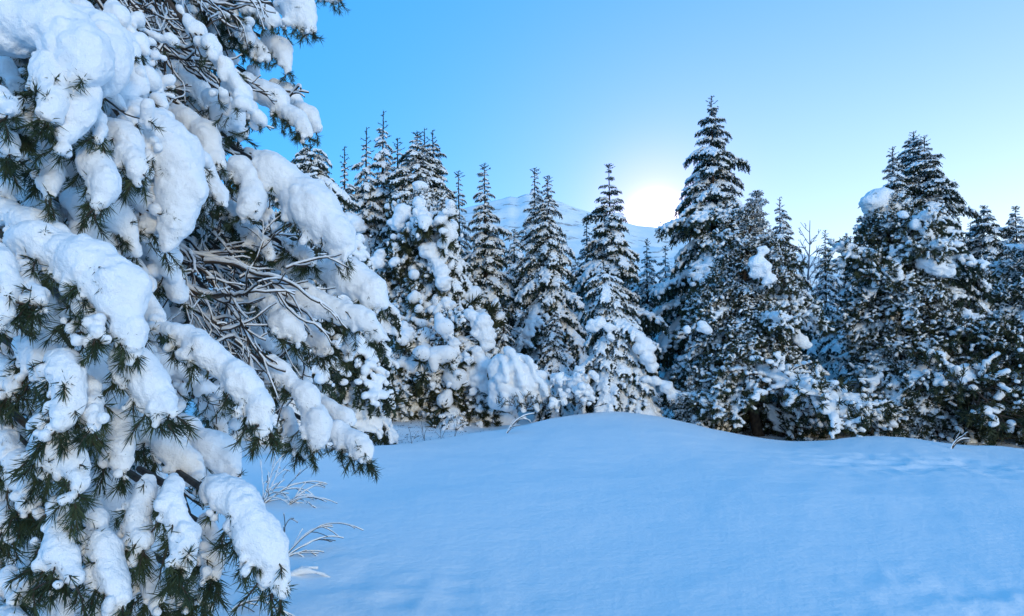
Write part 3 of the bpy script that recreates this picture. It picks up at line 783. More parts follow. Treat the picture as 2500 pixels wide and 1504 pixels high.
buried_bush('smooth dome-like bush buried under folded snow, left of the lumpy bush', 1270, 16.9,
            [((1225, 870), 6, (1238, 930), .08), ((1240, 854), 22, (1280, 960), .10), ((1268, 870), 20, (1312, 930), .085), ((1300, 905), 12, (1336, 965), .08), ((1262, 940), 4, (1278, 1004), .09),
             ((1300, 958), 4, (1312, 1002), .075), ((1228, 950), 4, (1236, 996), .08)], 41, extra=[(*at(a, b_, 17.0), r_) for a, b_, r_ in DOME] +
            [(*at(1268 + 62 * math.cos(a), 930 + 55 * math.sin(a) + 18 * math.cos(a), 16.78 + .12 * abs(math.cos(a))), .05 + .05 * abs(math.sin(3 * a)), 1.3, 1, .9) for a in np.linspace(0, 6.1, 17)] +
            [(*at(1262 + 38 * math.cos(a), 925 + 34 * math.sin(a), 16.68), .07 + .05 * abs(math.sin(2.3 * a)), 1.4, 1, 1) for a in np.linspace(.3, 6.0, 9)])
_r = np.random.default_rng(77)
def lumps_bush(label, cx, cy, wx, hy, d, n, seed):
    L = [((cx - wx * .4, cy + hy * .1, .3), 0, (cx - wx * .3, cy + hy * .8), .17), ((cx + wx * .4, cy - hy * .1, .3), 0, (cx + wx * .4, cy + hy * .8), .17)]
    for _ in range(n):
        a = _r.uniform(-1, 1); X = cx + a * wx; top_ = cy - hy * .1 - hy * .35 * (1 - abs(a)) + (-a) * hy * .12
        Y = top_ + _r.uniform(0, 1) ** 1.2 * (cy + hy - top_)
        L.append(((X, Y - 6), 2, (X + _r.normal() * 8, Y + _r.uniform(6, 20)), _r.uniform(.05, .10)))
    buried_bush(label, cx, d, L, seed, True)
lumps_bush('lumpy snow-covered bush against the left skirt of the front young spruce', 1395, 925, 50, 62, 17.2, 34, 42)
lumps_bush('snow hummock bush between the open pine and the domed pine', 2092, 985, 45, 32, 17.9, 22, 43)

# ------------------------------------------------------------------ the big near pines
def near_bough(seed, sn=1.0):
    """generic near pine bough, about 0.8 m, fine needles"""
    global rng
    rng = np.random.default_rng(3000 + seed)
    m = MB(); balls = []
    ax = curve((0, 0, 0), (1, 0, 0.1), .85, 12, .5, .35)
    m.tube(ax, np.linspace(.012, .004, len(ax)), 0, 5)
    for i in range(14):
        k = 2 + int(i * 10 / 14); sgn = 1 if i % 2 else -1
        tw = curve(ax[k], (.85, sgn * rng.uniform(.4, .9), rng.uniform(-.3, .3)), rng.uniform(.1, .28) * (1.3 - k / 14), 6, rng.uniform(.5, 2.5), .6)
        m.tube(tw, np.linspace(.005, .003, len(tw)), 0, 4)
        if rng.random() < .85:
            near_tuft(m, tw[-1], tw[-1] - tw[-2])
            if rng.random() < .8 * sn:
                for _ in range(4): balls.append((*(tw[-1] + rng.normal(size=3) * .018 + np.array([0, 0, .02])), rng.uniform(.015, .034)))
        for q in range(2, 6):
            if rng.random() < .6 * sn: balls.append((*(tw[q] + np.array([0, 0, .014])), rng.uniform(.012, .03), 1.2, 1.1, .9))
    near_tuft(m, ax[-1], ax[-1] - ax[-2])
    if sn < .6:
        for k in range(2, 12):
            for _ in range(2): near_tuft(m, ax[k], unit(ax[k + 1] - ax[k]) + rng.normal(size=3) * .7)
    for k in range(2, 13):
        if rng.random() < .8 * sn: balls.append((*(ax[k] + np.array([0, 0, .022])), rng.uniform(.022, .05), 1.3, 1.1, .9))
    return m.mesh('near_pine_branch', [M_twig, M_needle_near], False), blob_mesh('near_pine_snow', balls, .0085, M_snow_near, namp=.2, nfreq=26, seed=seed)

def near_tuft(m, p, d, n=50, nl=.041, nw=.0026, sl=None):
    d = unit(d); sl = sl or rng.uniform(.05, .11)
    sh = curve(p, d, sl, 4, 4.0, 1.6)
    m.tube(sh, np.linspace(.0032, .0016, len(sh)), 0, 4)
    t = rng.uniform(0.05, 1, n) ** .8 * 3.999; k = t.astype(int); f = (t - k)[:, None]
    b = sh[k] * (1 - f) + sh[k + 1] * f
    ax_ = sh[k + 1] - sh[k]; ax_ = ax_ / np.linalg.norm(ax_, axis=1)[:, None]
    dd = ax_ * .8 + rng.normal(size=(n, 3)) * .4
    dd = dd / np.linalg.norm(dd, axis=1)[:, None] * (nl * rng.uniform(.6, 1.2, n))[:, None]
    m.needles(b, dd, nw, 1)

NEAR = [near_bough(i) for i in range(8)]
DARK = [near_bough(20 + i, .42) for i in range(6)]
rng = np.random.default_rng(21)

p = at(-330, 900, 3.0)
pineA = empty('near_pine_tree', (p[0], p[1], gz(p[0], p[1])), 'nearest pine with heavy smooth snow pads filling the lower left of the picture', PIN)
p = at(150, 900, 5.6)
pineB = empty('near_pine_tree', (p[0], p[1], gz(p[0], p[1])), 'second near pine with bare twigs, reaching above and behind the nearest pine', PIN)
for T, hgt, tr, lean in ((pineA, 4.2, .13, (.05, .1)), (pineB, 6.2, .16, (.1, .1))):
    m = MB(); u = np.linspace(0, 1, 14)
    m.tube(np.stack([lean[0] * u * 2 + .05 * np.sin(u * 6), lean[1] * u, hgt * u - .1], 1), tr * (1 - .8 * u), 0, 10)
    link('trunk', m.mesh('near_trunk', [M_bark]), T)

def pad(T, pts, d, seed, tufts=9, dark=False, lum=1.0, dz=0.0, link_it=True):
    """one snow-loaded bough: pts (px, py, r_px) along the bough; d depth at start, dz added towards the tip"""
    base = np.array(T.location)
    P = np.array(pts, float); n = len(P)
    dd = d + dz * np.linspace(0, 1, n)
    C = np.array([at(a, b, q) for (a, b, _), q in zip(P, dd)]) - base
    rad = P[:, 2] * dd / F
    cum = np.concatenate([[0], np.cumsum(np.linalg.norm(np.diff(C, axis=0), axis=1))])
    L = max(cum[-1], 1e-3)
    ns = max(3, int(L / (rad.mean() * .4)) + 1)
    s = np.linspace(0, L, ns)
    cc = np.stack([np.interp(s, cum, C[:, k]) for k in range(3)], 1); rr_ = np.interp(s, cum, rad)
    q_ = np.stack([s / (rad.mean() * 1.5), s * 0 + seed * 1.7, s * 0], 1)
    rr_ = rr_ * (.93 + .3 * vnoise(q_, seed))
    cc = cc + np.stack([vnoise(q_ + 5, seed + 1), vnoise(q_ + 9, seed + 2), vnoise(q_ + 13, seed + 3)], 1) * rr_[:, None] * .32
    balls = []
    cs = d / F
    for c0, r in zip(cc, rr_):
        balls.append((*c0, r * .86))
        for _ in range(3):
            o = unit(rng.normal(size=3)) * r * rng.uniform(.35, .75)
            balls.append((*(c0 + o), r * rng.uniform(.35, .6)))
        for _ in range(int(5 * lum)):                       # crumbly lumps below and in front
            o = unit(np.array([rng.normal() - .4, -abs(rng.normal()) * .9, rng.normal() - .5])) * r * rng.uniform(.75, 1.0)
            balls.append((*(c0 + o), r * rng.uniform(.13, .3)))
    m = MB()
    tips = []
    for _ in range(int(2 + L / (rad.mean() * 1.1))):            # hanging snow fingers on the lower side
        i = int(rng.integers(0, ns)); r = rr_[i]
        a0 = cc[i] + np.array([-.35, -.2, -.45]) * r
        dv = unit(np.array([rng.normal() * .35 - .1, -abs(rng.normal()) * .35, -1]) + (cc[min(i + 1, ns - 1)] - cc[max(i - 1, 0)]) / (r + 1e-6) * .35)
        ln = r * rng.uniform(.5, 1.15); q = rng.uniform(.3, .46)
        for t in np.linspace(0, 1, 5):
            balls.append((*(a0 + dv * ln * t + rng.normal(size=3) * r * .05), r * q * (1 - .45 * t)))
            if rng.random() < .7: balls.append((*(a0 + dv * ln * t + unit(rng.normal(size=3)) * r * q * .8), r * q * rng.uniform(.3, .55)))
        tips.append((a0 + dv * ln, dv))
    tang = np.gradient(cc, axis=0) if ns > 1 else np.array([[1, 0, 0]] * ns)
    under = cc + np.array([-.25, .1, -.62]) * rr_[:, None]
    first = at(P[0, 0] - 90, P[0, 1] - 40, d + .35) - base
    st = np.concatenate([[first], under], 0)
    m.tube(st, np.linspace(.011, .005, len(st)), 0, 6)
    for k in range(tufts):
        i = int(rng.integers(max(0, int(ns * .15)), ns))
        r = rr_[i]
        a = rng.uniform(-1, 1)
        off = unit(np.array([-.55 + .9 * a, -.55 * rng.random() - .1, -.85 - .2 * rng.random()])) * r * rng.uniform(.72, 1.0)
        b = cc[i] + off
        dr = unit(tang[i]) * .7 + unit(off) * .7 + np.array([0, 0, -.25]) + rng.normal(size=3) * .3
        near_tuft(m, b - unit(dr) * .012, dr, int(rng.integers(45, 80)), .05 * rng.uniform(.85, 1.15))
        if rng.random() < .85:
            for _ in range(5): balls.append((*(b + unit(dr) * rng.uniform(0, .045) + rng.normal(size=3) * .011 + np.array([0, .004, .016])), rng.uniform(.007, .017)))
    for _ in range(int(tufts * .7)):                        # sprigs poking through the front of the load
        i = int(rng.integers(0, ns)); off = unit(np.array([rng.normal() * .7, -1, -.5 + .5 * rng.normal()])) * rr_[i]
        near_tuft(m, cc[i] + off * .78, off / rr_[i] * .6 + unit(tang[i]) * .6 + rng.normal(size=3) * .3, int(rng.integers(12, 26)), .032, sl=.035)
    for p_, d_ in tips:
        if rng.random() < .5: near_tuft(m, p_, d_ + rng.normal(size=3) * .35, int(rng.integers(25, 60)))
    # tip tuft
    near_tuft(m, cc[-1] + np.array([-.2, -.1, -.3]) * rr_[-1], unit(tang[-1]) + np.array([0, 0, -.3]), 70)
    if not link_it:
        V_, F_ = blob(balls, .0085, namp=.12, nfreq=18, seed=seed, disp=((rad.mean() * .16, .9 / rad.mean(), 2),))
        ms = MB(); ms.add(V_, F_)
        return m.mesh('loaded_branch', [M_twig, M_needle_near], False), ms.mesh('snow_load', [M_snow_near])
    br = link('branch', m.mesh('loaded_branch', [M_twig, M_needle_near], False), T)
    h = max(.0052 * d / 2.3, .0045)
    link('snow_load', blob_mesh('snow_load', balls, h, M_snow_near, namp=.12, nfreq=20 * 2.3 / d, seed=seed, octv=2, disp=((rad.mean() * .16, .9 / rad.mean(), 2), (rad.mean() * .09, 3.4 / rad.mean(), 3))), br)

A, B = pineA, pineB
PADS = [
 # nearest pine, upper left
 (A, [(-40, 40, 80), (40, 60, 92), (130, 75, 85), (185, 125, 58), (205, 165, 35)], 2.5, 6),
 (A, [(190, 40, 45), (230, 75, 55), (268, 120, 52), (272, 175, 48), (260, 215, 25)], 2.75, 3),
 (A, [(110, 150, 45), (115, 195, 42), (125, 245, 36), (120, 285, 22)], 2.4, 9),
 (A, [(170, 160, 38), (182, 215, 40), (188, 270, 36), (165, 320, 28), (150, 340, 14)], 2.45, 5),
 (A, [(195, 300, 22), (215, 350, 30), (240, 405, 37), (258, 450, 37), (250, 498, 22)], 2.55, 8),
 (A, [(110, 360, 24), (121, 405, 28), (125, 450, 26), (130, 475, 12)], 2.5, 6),
 (A, [(-10, 230, 22), (15, 250, 25), (30, 270, 18)], 2.3, 7), (A, [(-15, 300, 25), (15, 335, 30), (25, 370, 22)], 2.35, 9),
 (A, [(0, 415, 28), (20, 440, 28), (15, 470, 20)], 2.6, 7), (A, [(85, 490, 28), (115, 520, 34), (130, 555, 25)], 2.9, 6),
 (A, [(45, 250, 20), (60, 285, 24), (70, 320, 18)], 2.45, 9),
 (A, [(300, 255, 25), (335, 280, 38), (375, 325, 50), (415, 385, 62), (432, 455, 62), (428, 530, 55), (408, 592, 30)], 3.0, 7),
 (A, [(360, 440, 40), (375, 490, 45), (375, 545, 40)], 3.05, 6),
 (A, [(265, 310, 24), (295, 345, 33), (318, 380, 34), (338, 425, 24)], 2.75, 8),
 (A, [(228, 275, 18), (240, 300, 20), (248, 330, 12)], 2.6, 6),
 (A, [(190, 500, 40), (220, 540, 46), (245, 580, 42), (262, 630, 28)], 2.9, 4),
 # nearest pine, middle left
 (A, [(-30, 515, 34), (30, 520, 36), (85, 545, 36), (135, 575, 36), (165, 600, 28)], 2.45, 7),
 (A, [(50, 575, 44), (110, 595, 46), (170, 615, 48), (225, 632, 52), (278, 690, 55), (308, 750, 49), (324, 805, 36), (332, 845, 20)], 2.3, 15),
 (A, [(-10, 620, 34), (12, 670, 36), (20, 720, 34), (12, 765, 26)], 2.2, 9),
 (A, [(55, 660, 26), (72, 700, 28), (88, 730, 16)], 2.25, 10), (A, [(190, 730, 24), (215, 780, 28), (235, 810, 16)], 2.25, 10),
 (A, [(290, 585, 14), (310, 620, 18), (345, 670, 20), (365, 695, 14)], 3.2, 7), (A, [(315, 570, 14), (350, 625, 20), (385, 670, 20), (395, 690, 14)], 3.4, 7),
 (A, [(305, 650, 24), (340, 705, 30), (370, 755, 28), (390, 790, 16)], 2.9, 6),
 (A, [(360, 795, 16), (410, 803, 24), (460, 825, 28), (510, 865, 36), (565, 905, 38), (612, 955, 40), (642, 1005, 32), (655, 1045, 16)], 2.6, 18),
 (A, [(280, 820, 25), (320, 870, 38), (355, 925, 40), (395, 975, 30), (425, 1005, 15)], 2.3, 14),
 (A, [(45, 835, 24), (80, 860, 30), (115, 895, 30), (135, 930, 18)], 2.35, 10),
 (A, [(150, 870, 30), (172, 905, 36), (165, 950, 44), (155, 1000, 44), (145, 1040, 34)], 2.15, 10),
 (A, [(110, 1040, 34), (135, 1080, 40), (180, 1120, 40), (195, 1160, 32), (200, 1185, 18)], 2.12, 14),
 (A, [(215, 930, 14), (225, 970, 20), (232, 1010, 20), (230, 1025, 12)], 2.2, 7),
 (A, [(-20, 870, 26), (15, 905, 30), (35, 945, 24)], 2.4, 9), (A, [(-15, 1010, 32), (15, 1060, 36), (25, 1105, 30)], 2.3, 8),
 # lower left
 (A, [(240, 985, 22), (262, 1020, 30), (290, 1062, 38), (302, 1100, 34), (300, 1130, 18)], 2.3, 12),
 (A, [(240, 950, 22), (285, 990, 30), (335, 1020, 36), (385, 1052, 33), (430, 1090, 30), (468, 1130, 28), (482, 1160, 14)], 2.7, 9),
 (A, [(400, 1030, 34), (450, 1055, 42), (505, 1090, 44), (550, 1135, 38), (575, 1165, 24)], 3.2, 5),
 (A, [(520, 1190, 38), (560, 1200, 52), (600, 1235, 58), (625, 1290, 60), (648, 1345, 52), (675, 1395, 36), (688, 1440, 18)], 2.25, 18),
 (A, [(505, 1270, 24), (520, 1320, 28), (528, 1375, 24), (530, 1400, 12)], 2.3, 10),
 (A, [(430, 1185, 20), (425, 1215, 30), (438, 1265, 34), (455, 1315, 36), (455, 1355, 28), (450, 1378, 14)], 2.15, 14),
 (A, [(365, 1170, 22), (350, 1205, 32), (342, 1255, 36), (345, 1300, 34), (352, 1330, 18)], 2.2, 12),
 (A, [(140, 1230, 22), (138, 1275, 30), (148, 1325, 32), (168, 1370, 33), (188, 1410, 22)], 2.05, 13),
 (A, [(245, 1255, 22), (248, 1300, 31), (262, 1350, 36), (282, 1405, 37), (300, 1455, 25)], 2.1, 16),
 (A, [(325, 1350, 20), (355, 1390, 28), (380, 1430, 26), (392, 1460, 14)], 2.3, 9), (A, [(455, 1390, 24), (478, 1420, 30), (492, 1455, 20)], 2.5, 10),
 (A, [(30, 1110, 28), (50, 1155, 34), (68, 1200, 28), (75, 1230, 14)], 2.2, 12), (A, [(-20, 1190, 30), (10, 1240, 34), (25, 1285, 24)], 2.3, 10),
 (A, [(40, 1330, 26), (75, 1345, 30), (80, 1390, 28), (78, 1420, 18)], 2.5, 6), (A, [(-20, 1420, 24), (30, 1422, 26), (70, 1430, 18)], 2.1, 8),
 (A, [(100, 1440, 40), (140, 1460, 46), (170, 1500, 40)], 2.5, 6), (A, [(-30, 1480, 30), (10, 1500, 34), (50, 1530, 26)], 2.0, 6),
 (A, [(330, 1470, 32), (385, 1485, 34), (430, 1510, 30)], 2.6, 7), (A, [(215, 1200, 24), (220, 1240, 26), (225, 1265, 14)], 2.4, 10), (A, [(100, 1190, 24), (95, 1230, 26), (100, 1260, 14)], 2.5, 8),
 (A, [(395, 1430, 20), (420, 1450, 24), (445, 1475, 14)], 2.5, 7), (A, [(200, 1450, 22), (220, 1490, 26), (240, 1525, 20)], 2.2, 9),
 # second pine, behind and to the right
 (B, [(405, 275, 18), (450, 295, 25), (495, 325, 26), (520, 370, 26), (535, 405, 16)], 3.9, 8), (B, [(455, 350, 18), (480, 385, 23), (505, 425, 26), (530, 465, 22), (540, 490, 12)], 3.7, 10),
 (B, [(480, 430, 20), (495, 470, 22), (500, 505, 16)], 3.8, 8),
 (B, [(575, 400, 24), (602, 425, 33), (612, 470, 34), (605, 515, 26)], 3.9, 10), (B, [(640, 390, 26), (675, 410, 36), (702, 450, 46), (742, 500, 53), (790, 542, 50), (826, 585, 34), (848, 618, 15)], 4.0, 16),
 (B, [(420, 160, 18), (450, 190, 27), (485, 220, 28), (505, 255, 14)], 4.3, 8), (B, [(510, 230, 18), (538, 260, 27), (565, 295, 29), (592, 330, 16)], 4.2, 9),
 (B, [(560, 200, 16), (585, 235, 25), (608, 265, 22), (622, 285, 12)], 4.4, 8), (B, [(470, 235, 16), (495, 265, 20), (510, 295, 14)], 4.3, 8),
 (B, [(680, 5, 24), (710, 22, 30), (742, 40, 31), (762, 70, 18)], 5.0, 12), (B, [(655, 90, 14), (678, 112, 20), (697, 140, 20), (702, 168, 12)], 5.0, 10), (B, [(600, 80, 14), (625, 110, 18), (648, 140, 14)], 4.9, 10),
 (B, [(600, 195, 16), (640, 218, 24), (688, 258, 25), (730, 292, 25), (756, 330, 12)], 4.7, 14), (B, [(670, 205, 14), (705, 222, 20), (745, 268, 21), (774, 312, 17)], 5.0, 8),
 (B, [(590, 0, 20), (640, 20, 24), (665, 50, 16)], 4.9, 12), (B, [(560, 40, 16), (590, 70, 20), (610, 100, 14)], 4.8, 12), (B, [(760, -20, 14), (800, -12, 14), (830, -4, 8)], 5.3, 6),
 (B, [(660, 635, 16), (710, 642, 22), (780, 658, 30), (848, 680, 42), (898, 700, 36), (930, 738, 20)], 4.3, 10), (B, [(680, 700, 18), (735, 722, 28), (800, 748, 29), (870, 775, 26), (915, 800, 20), (930, 825, 10)], 4.1, 18),
 (B, [(620, 715, 14), (655, 742, 25), (698, 788, 30), (735, 822, 18)], 3.9, 12), (B, [(740, 800, 16), (775, 830, 22), (800, 850, 12)], 4.3, 12), (B, [(850, 800, 12), (862, 830, 18), (855, 860, 10)], 4.4, 10),
 (B, [(660, 880, 14), (698, 918, 20), (735, 960, 24), (772, 1012, 31), (788, 1060, 28), (772, 1095, 16)], 3.7, 18), (B, [(770, 975, 16), (805, 992, 22), (842, 1022, 20), (850, 1040, 10)], 4.0, 9),
 (B, [(795, 1045, 16), (832, 1062, 27), (878, 1080, 26), (898, 1115, 12)], 3.8, 18), (B, [(700, 1010, 16), (715, 1050, 20), (735, 1080, 14)], 3.9, 14), (B, [(600, 560, 18), (640, 590, 22), (660, 620, 12)], 4.1, 14),
 (B, [(700, 590, 14), (735, 615, 18), (760, 630, 10)], 4.2, 14), (B, [(560, 500, 20), (590, 540, 24), (610, 565, 14)], 4.2, 14),
]
for k, (T, pts, d_, tf) in enumerate(PADS):
    pad(T, pts, d_, 100 + k, int(tf * .8), dz=-.12)

# fill of ordinary boughs behind the loaded ones
EDGE = [(0, 640), (120, 590), (200, 600), (300, 660), (380, 640), (470, 660), (560, 740), (640, 800), (740, 830), (830, 800), (900, 730), (1000, 700), (1060, 640), (1120, 480), (1250, 460), (1504, 440)]
def edge(y): return float(np.interp(y, [e[0] for e in EDGE], [e[1] for e in EDGE]))
nfill = 0
while nfill < 120:
    y = rng.uniform(-60, 1540); x = rng.uniform(-60, 760)
    if x > edge(y) - 15: continue
    T = B if (x > 330 and y < 1050 and nfill % 4) else A
    d_ = rng.uniform(3.0, 3.9) if T is A else rng.uniform(4.4, 5.8)
    bare = (330 < x < 600 and y < 260) or (400 < x < 760 and 560 < y < 960)
    if bare and T is B and rng.random() < .8: continue
    tip = at(x, y, d_) - np.array(T.location)
    me, sm = NEAR[int(rng.integers(len(NEAR)))]
    sc = rng.uniform(.6, 1.0)
    dirn = unit(np.array([.8 + .3 * rng.normal(), rng.normal() * .55 - .15, -.75 + .3 * rng.normal()]))
    b = link('branch', me, T)
    b.location = tuple(tip - dirn * .8 * sc)
    b.rotation_euler = (rng.normal() * .2, -math.asin(dirn[2]), math.atan2(dirn[1], dirn[0]))
    b.scale = (sc, sc, sc)
    link('snow_load', sm, b)
    nfill += 1

# more loaded boughs deeper inside the crowns
class _Flat: location = (0.0, 0.0, 0.0)
_keep = at
def at(px, py, d): return np.array([px / F * d, 0.0, -py / F * d])
INNER = []
for q in range(7):
    w_ = rng.uniform(24, 46)
    pts = [(0, 0, w_ * .6), (60, 15 + rng.uniform(-10, 15), w_), (120, 50 + rng.uniform(-15, 20), w_ * rng.uniform(.8, 1.1)), (165, 105 + rng.uniform(-20, 20), w_ * .8), (190, 160, w_ * .4)]
    INNER.append(pad(_Flat, pts, 3.0, 700 + q, 9, dz=0.0, link_it=False))
at = _keep
k = 0
while k < 90:
    y = rng.uniform(-20, 1540); x = rng.uniform(-40, 720)
    if x > edge(y) - 60: continue
    T = B if (x > 330 and y < 1050) else A
    if T is B and ((330 < x < 620 and y < 260) or (400 < x < 780 and 580 < y < 960)) and rng.random() < .97: continue
    d_ = rng.uniform(2.75, 3.5) if T is A else rng.uniform(4.3, 5.2)
    me, sm = INNER[int(rng.integers(len(INNER)))]
    p = at(x, y, d_) - np.array(T.location)
    sc = rng.uniform(.7, 1.1) * (1.25 if T is B else 1)
    e = Euler((rng.normal() * .2, R(rng.uniform(-15, 35)), rng.normal() * .5))
    off = e.to_matrix() @ Vector((130 / F * 3 * sc, 0, -60 / F * 3 * sc))
    b = link('branch', me, T); b.location = Vector(p) - off; b.rotation_euler = e; b.scale = (sc, sc, sc)
    link('snow_load', sm, b); k += 1

k = 0
while k < 105:                                              # dark boughs with little snow, deep in the second pine
    if k % 5 < 2: x, y = rng.uniform(200, 640), rng.uniform(-40, 330)
    elif k % 5 < 4: x, y = rng.uniform(420, 830), rng.uniform(560, 1000)
    else: x, y = rng.uniform(520, 700), rng.uniform(-40, 130)
    if x > edge(y) + 10: continue
    d_ = rng.uniform(4.7, 5.8)
    me, sm = DARK[int(rng.integers(len(DARK)))]
    sc = rng.uniform(.8, 1.25); dirn = unit(np.array([.9 + .2 * rng.normal(), rng.normal() * .4, -.6 + .3 * rng.normal()]))
    b = link('branch', me, pineB); b.location = tuple(at(x, y, d_) - np.array(pineB.location) - dirn * .75 * sc)
    b.rotation_euler = (rng.normal() * .3, -math.asin(dirn[2]), math.atan2(dirn[1], dirn[0])); b.scale = (sc, sc, sc)
    link('snow_load', sm, b); k += 1

# bare twiggy boughs with thin snow linings
def bare(T, start, end, d, n_len, dens=.55, seed=0):
    base = np.array(T.location)
    a = at(*start, d) - base; e = at(*end, d - .1) - base
    ln = np.linalg.norm(e - a)
    L = twig_tree(a, e - a + np.array([0, 0, .3 * ln]), ln * 1.08, .0095, 3, .7 / max(ln, .3), .95, .04, None, .6, dens * .62)
    def inside(pts):
        q = pts + base - CAM; dq = q @ FWD; X = CX + F * (q @ RGT) / dq; Y = CY - F * (q @ UPV) / dq
        return all(x_ < edge(y_) + (140 if y_ < 330 and start[0] > 640 else 50) for x_, y_ in zip(X, Y))
    L = [l for l in L if inside(l[0])]
    if not L: return
    me, sm = twigs_to_meshes(L, 'bare_branch', M_twig, .0028, 1.15, .15)
    b = link('bare_branch', me, T); tag(link('snow_lining', sm, b), kind='stuff')
for (s0, e0, d_) in [((150, -60), (480, 300), 4.3), ((220, -80), (560, 260), 4.4), ((300, -80), (620, 220), 4.5), ((330, -60), (520, 180), 4.3), ((280, 20), (470, 360), 4.2), ((240, 100), (480, 260), 4.1), ((380, -60), (600, 130), 4.6),
                     ((300, 240), (600, 250), 4.0), ((290, 270), (540, 340), 4.0), ((250, 130), (420, 300), 4.2), ((420, -80), (640, 60), 4.8), ((430, -40), (560, 160), 4.5), ((320, 60), (520, 330), 4.3), ((190, -40), (400, 220), 4.2),
                     ((380, 560), (820, 930), 3.75), ((360, 590), (760, 800), 4.1), ((400, 600), (700, 960), 3.9), ((420, 540), (720, 700), 4.2), ((430, 580), (660, 720), 4.1), ((380, 640), (640, 960), 3.9), ((440, 620), (860, 960), 4.1),
                     ((420, 660), (800, 990), 4.0), ((460, 560), (760, 640), 4.3), ((520, 700), (840, 940), 4.0), ((400, 700), (560, 880), 4.0), ((480, 760), (700, 1000), 3.9), ((560, 640), (800, 840), 4.1),
                     ((450, 520), (640, 640), 4.2), ((20, 300), (90, 470), 3.0), ((10, 640), (60, 830), 3.0), ((180, 380), (240, 560), 3.2), ((370, 1090), (480, 1220), 3.0), ((410, 1380), (560, 1490), 2.8), ((60, 1400), (190, 1500), 2.7), ((650, 235), (735, 215), 4.8), ((690, 255), (765, 210), 4.8),
                     ((200, -90), (420, 130), 4.0), ((260, -90), (500, 100), 4.1), ((340, -90), (560, 100), 4.1), ((230, 20), (430, 290), 3.9), ((300, 60), (560, 320), 4.0), ((360, 20), (620, 290), 4.1), ((410, 580), (600, 760), 3.8), ((430, 640), (760, 860), 3.8), ((440, 700), (700, 900), 3.7), ((500, 640), (780, 760), 3.9), ((520, 800), (800, 990), 3.7), ((430, 600), (560, 660), 3.8)]:
    bare(B if s0[0] > 140 and s0[1] < 1000 else A, s0, e0, d_, 0)

# ------------------------------------------------------------------ shrubs, weeds and litter on the snow
def shrub(label, base_px, base_py, tips, r0=.0045, lining=1.5, name='shrub', cat='shrub', grp=None, depth=2, dens=.3, gap=.2):
    # foot on the ground under that pixel
    dd = 5.0
    for _ in range(60):
        p = at(base_px, base_py, dd)
        if p[2] <= gz(p[0], p[1]): break
        dd += .15
    p = at(base_px, base_py, dd); b0 = np.array([p[0], p[1], gz(p[0], p[1]) - .03])
    o = empty(name, b0, label, cat, grp)
    for (tx, ty, off) in tips:
        e = at(tx, ty, dd + off) - b0; ln = np.linalg.norm(e)
        L = twig_tree((0, 0, 0), e + np.array([0, 0, .55 * ln]), ln * 1.12, r0, depth, 1.1 / max(ln, .3), .3, .05, None, .6, dens)
        me, sm = twigs_to_meshes(L, 'shrub_stem', M_twig, .0028, lining, gap)
        b = link('stem', me, o); tag(link('snow_lining', sm, b), kind='stuff')
    return o
shrub('bare arching shrub with snow on its twigs, beside the big drooping pad', 690, 1360, [(860, 1255, 0), (800, 1270, .3), (745, 1290, -.2), (780, 1330, .1), (830, 1300, .2)])
shrub('snowy tangle of bare twigs at the foot of the near pine, behind the arching shrub', 640, 1235, [(700, 1110, 0), (670, 1120, .3), (740, 1130, .5), (790, 1195, 0), (720, 1180, -.2), (640, 1120, .2), (770, 1165, .3), (610, 1150, 0)], .0055, 1.9)
shrub('low fan of snowy twigs between the two larger bare shrubs', 700, 1235, [(780, 1180, 0), (800, 1205, 0), (760, 1170, .2), (740, 1210, -.1)], .005, 2.0)
shrub('single bent twig wearing a thick snow roll, lowest of the shrubs', 700, 1412, [(800, 1405, 0), (770, 1385, .1)], .006, 4.0, depth=1)
shrub('thin dark twig poking out of the snow under the near boughs', 520, 1075, [(555, 990, 0), (600, 1095, .1), (545, 1010, .2)], .005, .7, gap=.7)
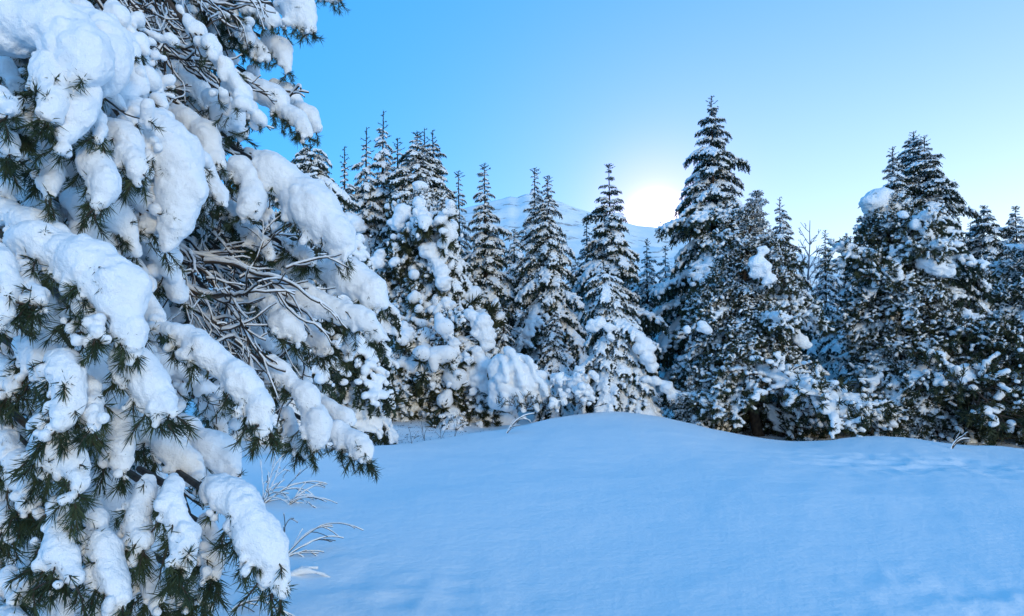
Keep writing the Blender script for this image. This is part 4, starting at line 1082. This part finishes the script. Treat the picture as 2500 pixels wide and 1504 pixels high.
shrub('bare twigs under the lowest near pad at the bottom edge', 560, 1500, [(640, 1450, 0), (690, 1455, -.2), (600, 1470, .1)], .006, 1.6)
for k, (x, y, tips) in enumerate([(1005, 1085, [(1000, 1045, 0), (1010, 1050, .1)]), (1035, 1068, [(1048, 1025, 0)]), (1075, 1058, [(1090, 1020, 0), (1082, 1030, .1)]), (1110, 1040, [(1125, 1005, 0), (1115, 1010, 0)])]):
    shrub(['thin weed stalk left-most in the hollow under the young conifer', 'thin weed stalk second from left in the hollow', 'thin weed stalk third from left in the hollow', 'thin weed stalk nearest the bent pine in the hollow'][k], x, y, tips, .004, .3, 'weed_stalk', 'weed', 'weed stalks in the hollow', 1, .3, .8)
shrub('fallen twig lying across the edge of the shaded hollow', 1018, 1072, [(1055, 1082, 0)], .012, .6, 'fallen_twig', 'twig', None, 1, .2, .6)
shrub('dark broken branch lying on the snow near the right edge', 2320, 1066, [(2360, 1064, 0), (2345, 1058, 0)], .02, .8, 'fallen_branch', 'branch', None, 1, .3, .5)
shrub('snowy stick bending over the snow before the buried bush', 1235, 1030, [(1290, 1000, 0), (1270, 1010, .1)], .012, 1.4, 'fallen_stick', 'branch', None, 1, .3, .3)

# dark needles and bark crumbs shed on the snow of the hollow and under the open pines
m = MB(); n = 1500
px_ = np.concatenate([rng.normal(1010, 75, 700), rng.normal(1850, 70, 450), rng.normal(2260, 70, 350)])
dd_ = np.concatenate([rng.uniform(14.2, 18.5, 700), rng.uniform(16.4, 18.5, 800)])
X_ = (px_ - CX) / F * dd_; Z_ = ground_z(X_, dd_) + .004
a_ = rng.uniform(0, 6.28, n); l_ = .012 + .06 * rng.random(n) ** 3
m.needles(np.stack([X_, dd_, Z_], 1), np.stack([np.cos(a_) * l_, np.sin(a_) * l_, rng.uniform(0, .012, n)], 1), .006 + .012 * rng.random(n) ** 2, 0)
tag(link('needle_litter', m.mesh('needle_litter', [M_twig], False)), 'dark shed needles and bark crumbs scattered on the snow under the trees', 'litter', kind='stuff')
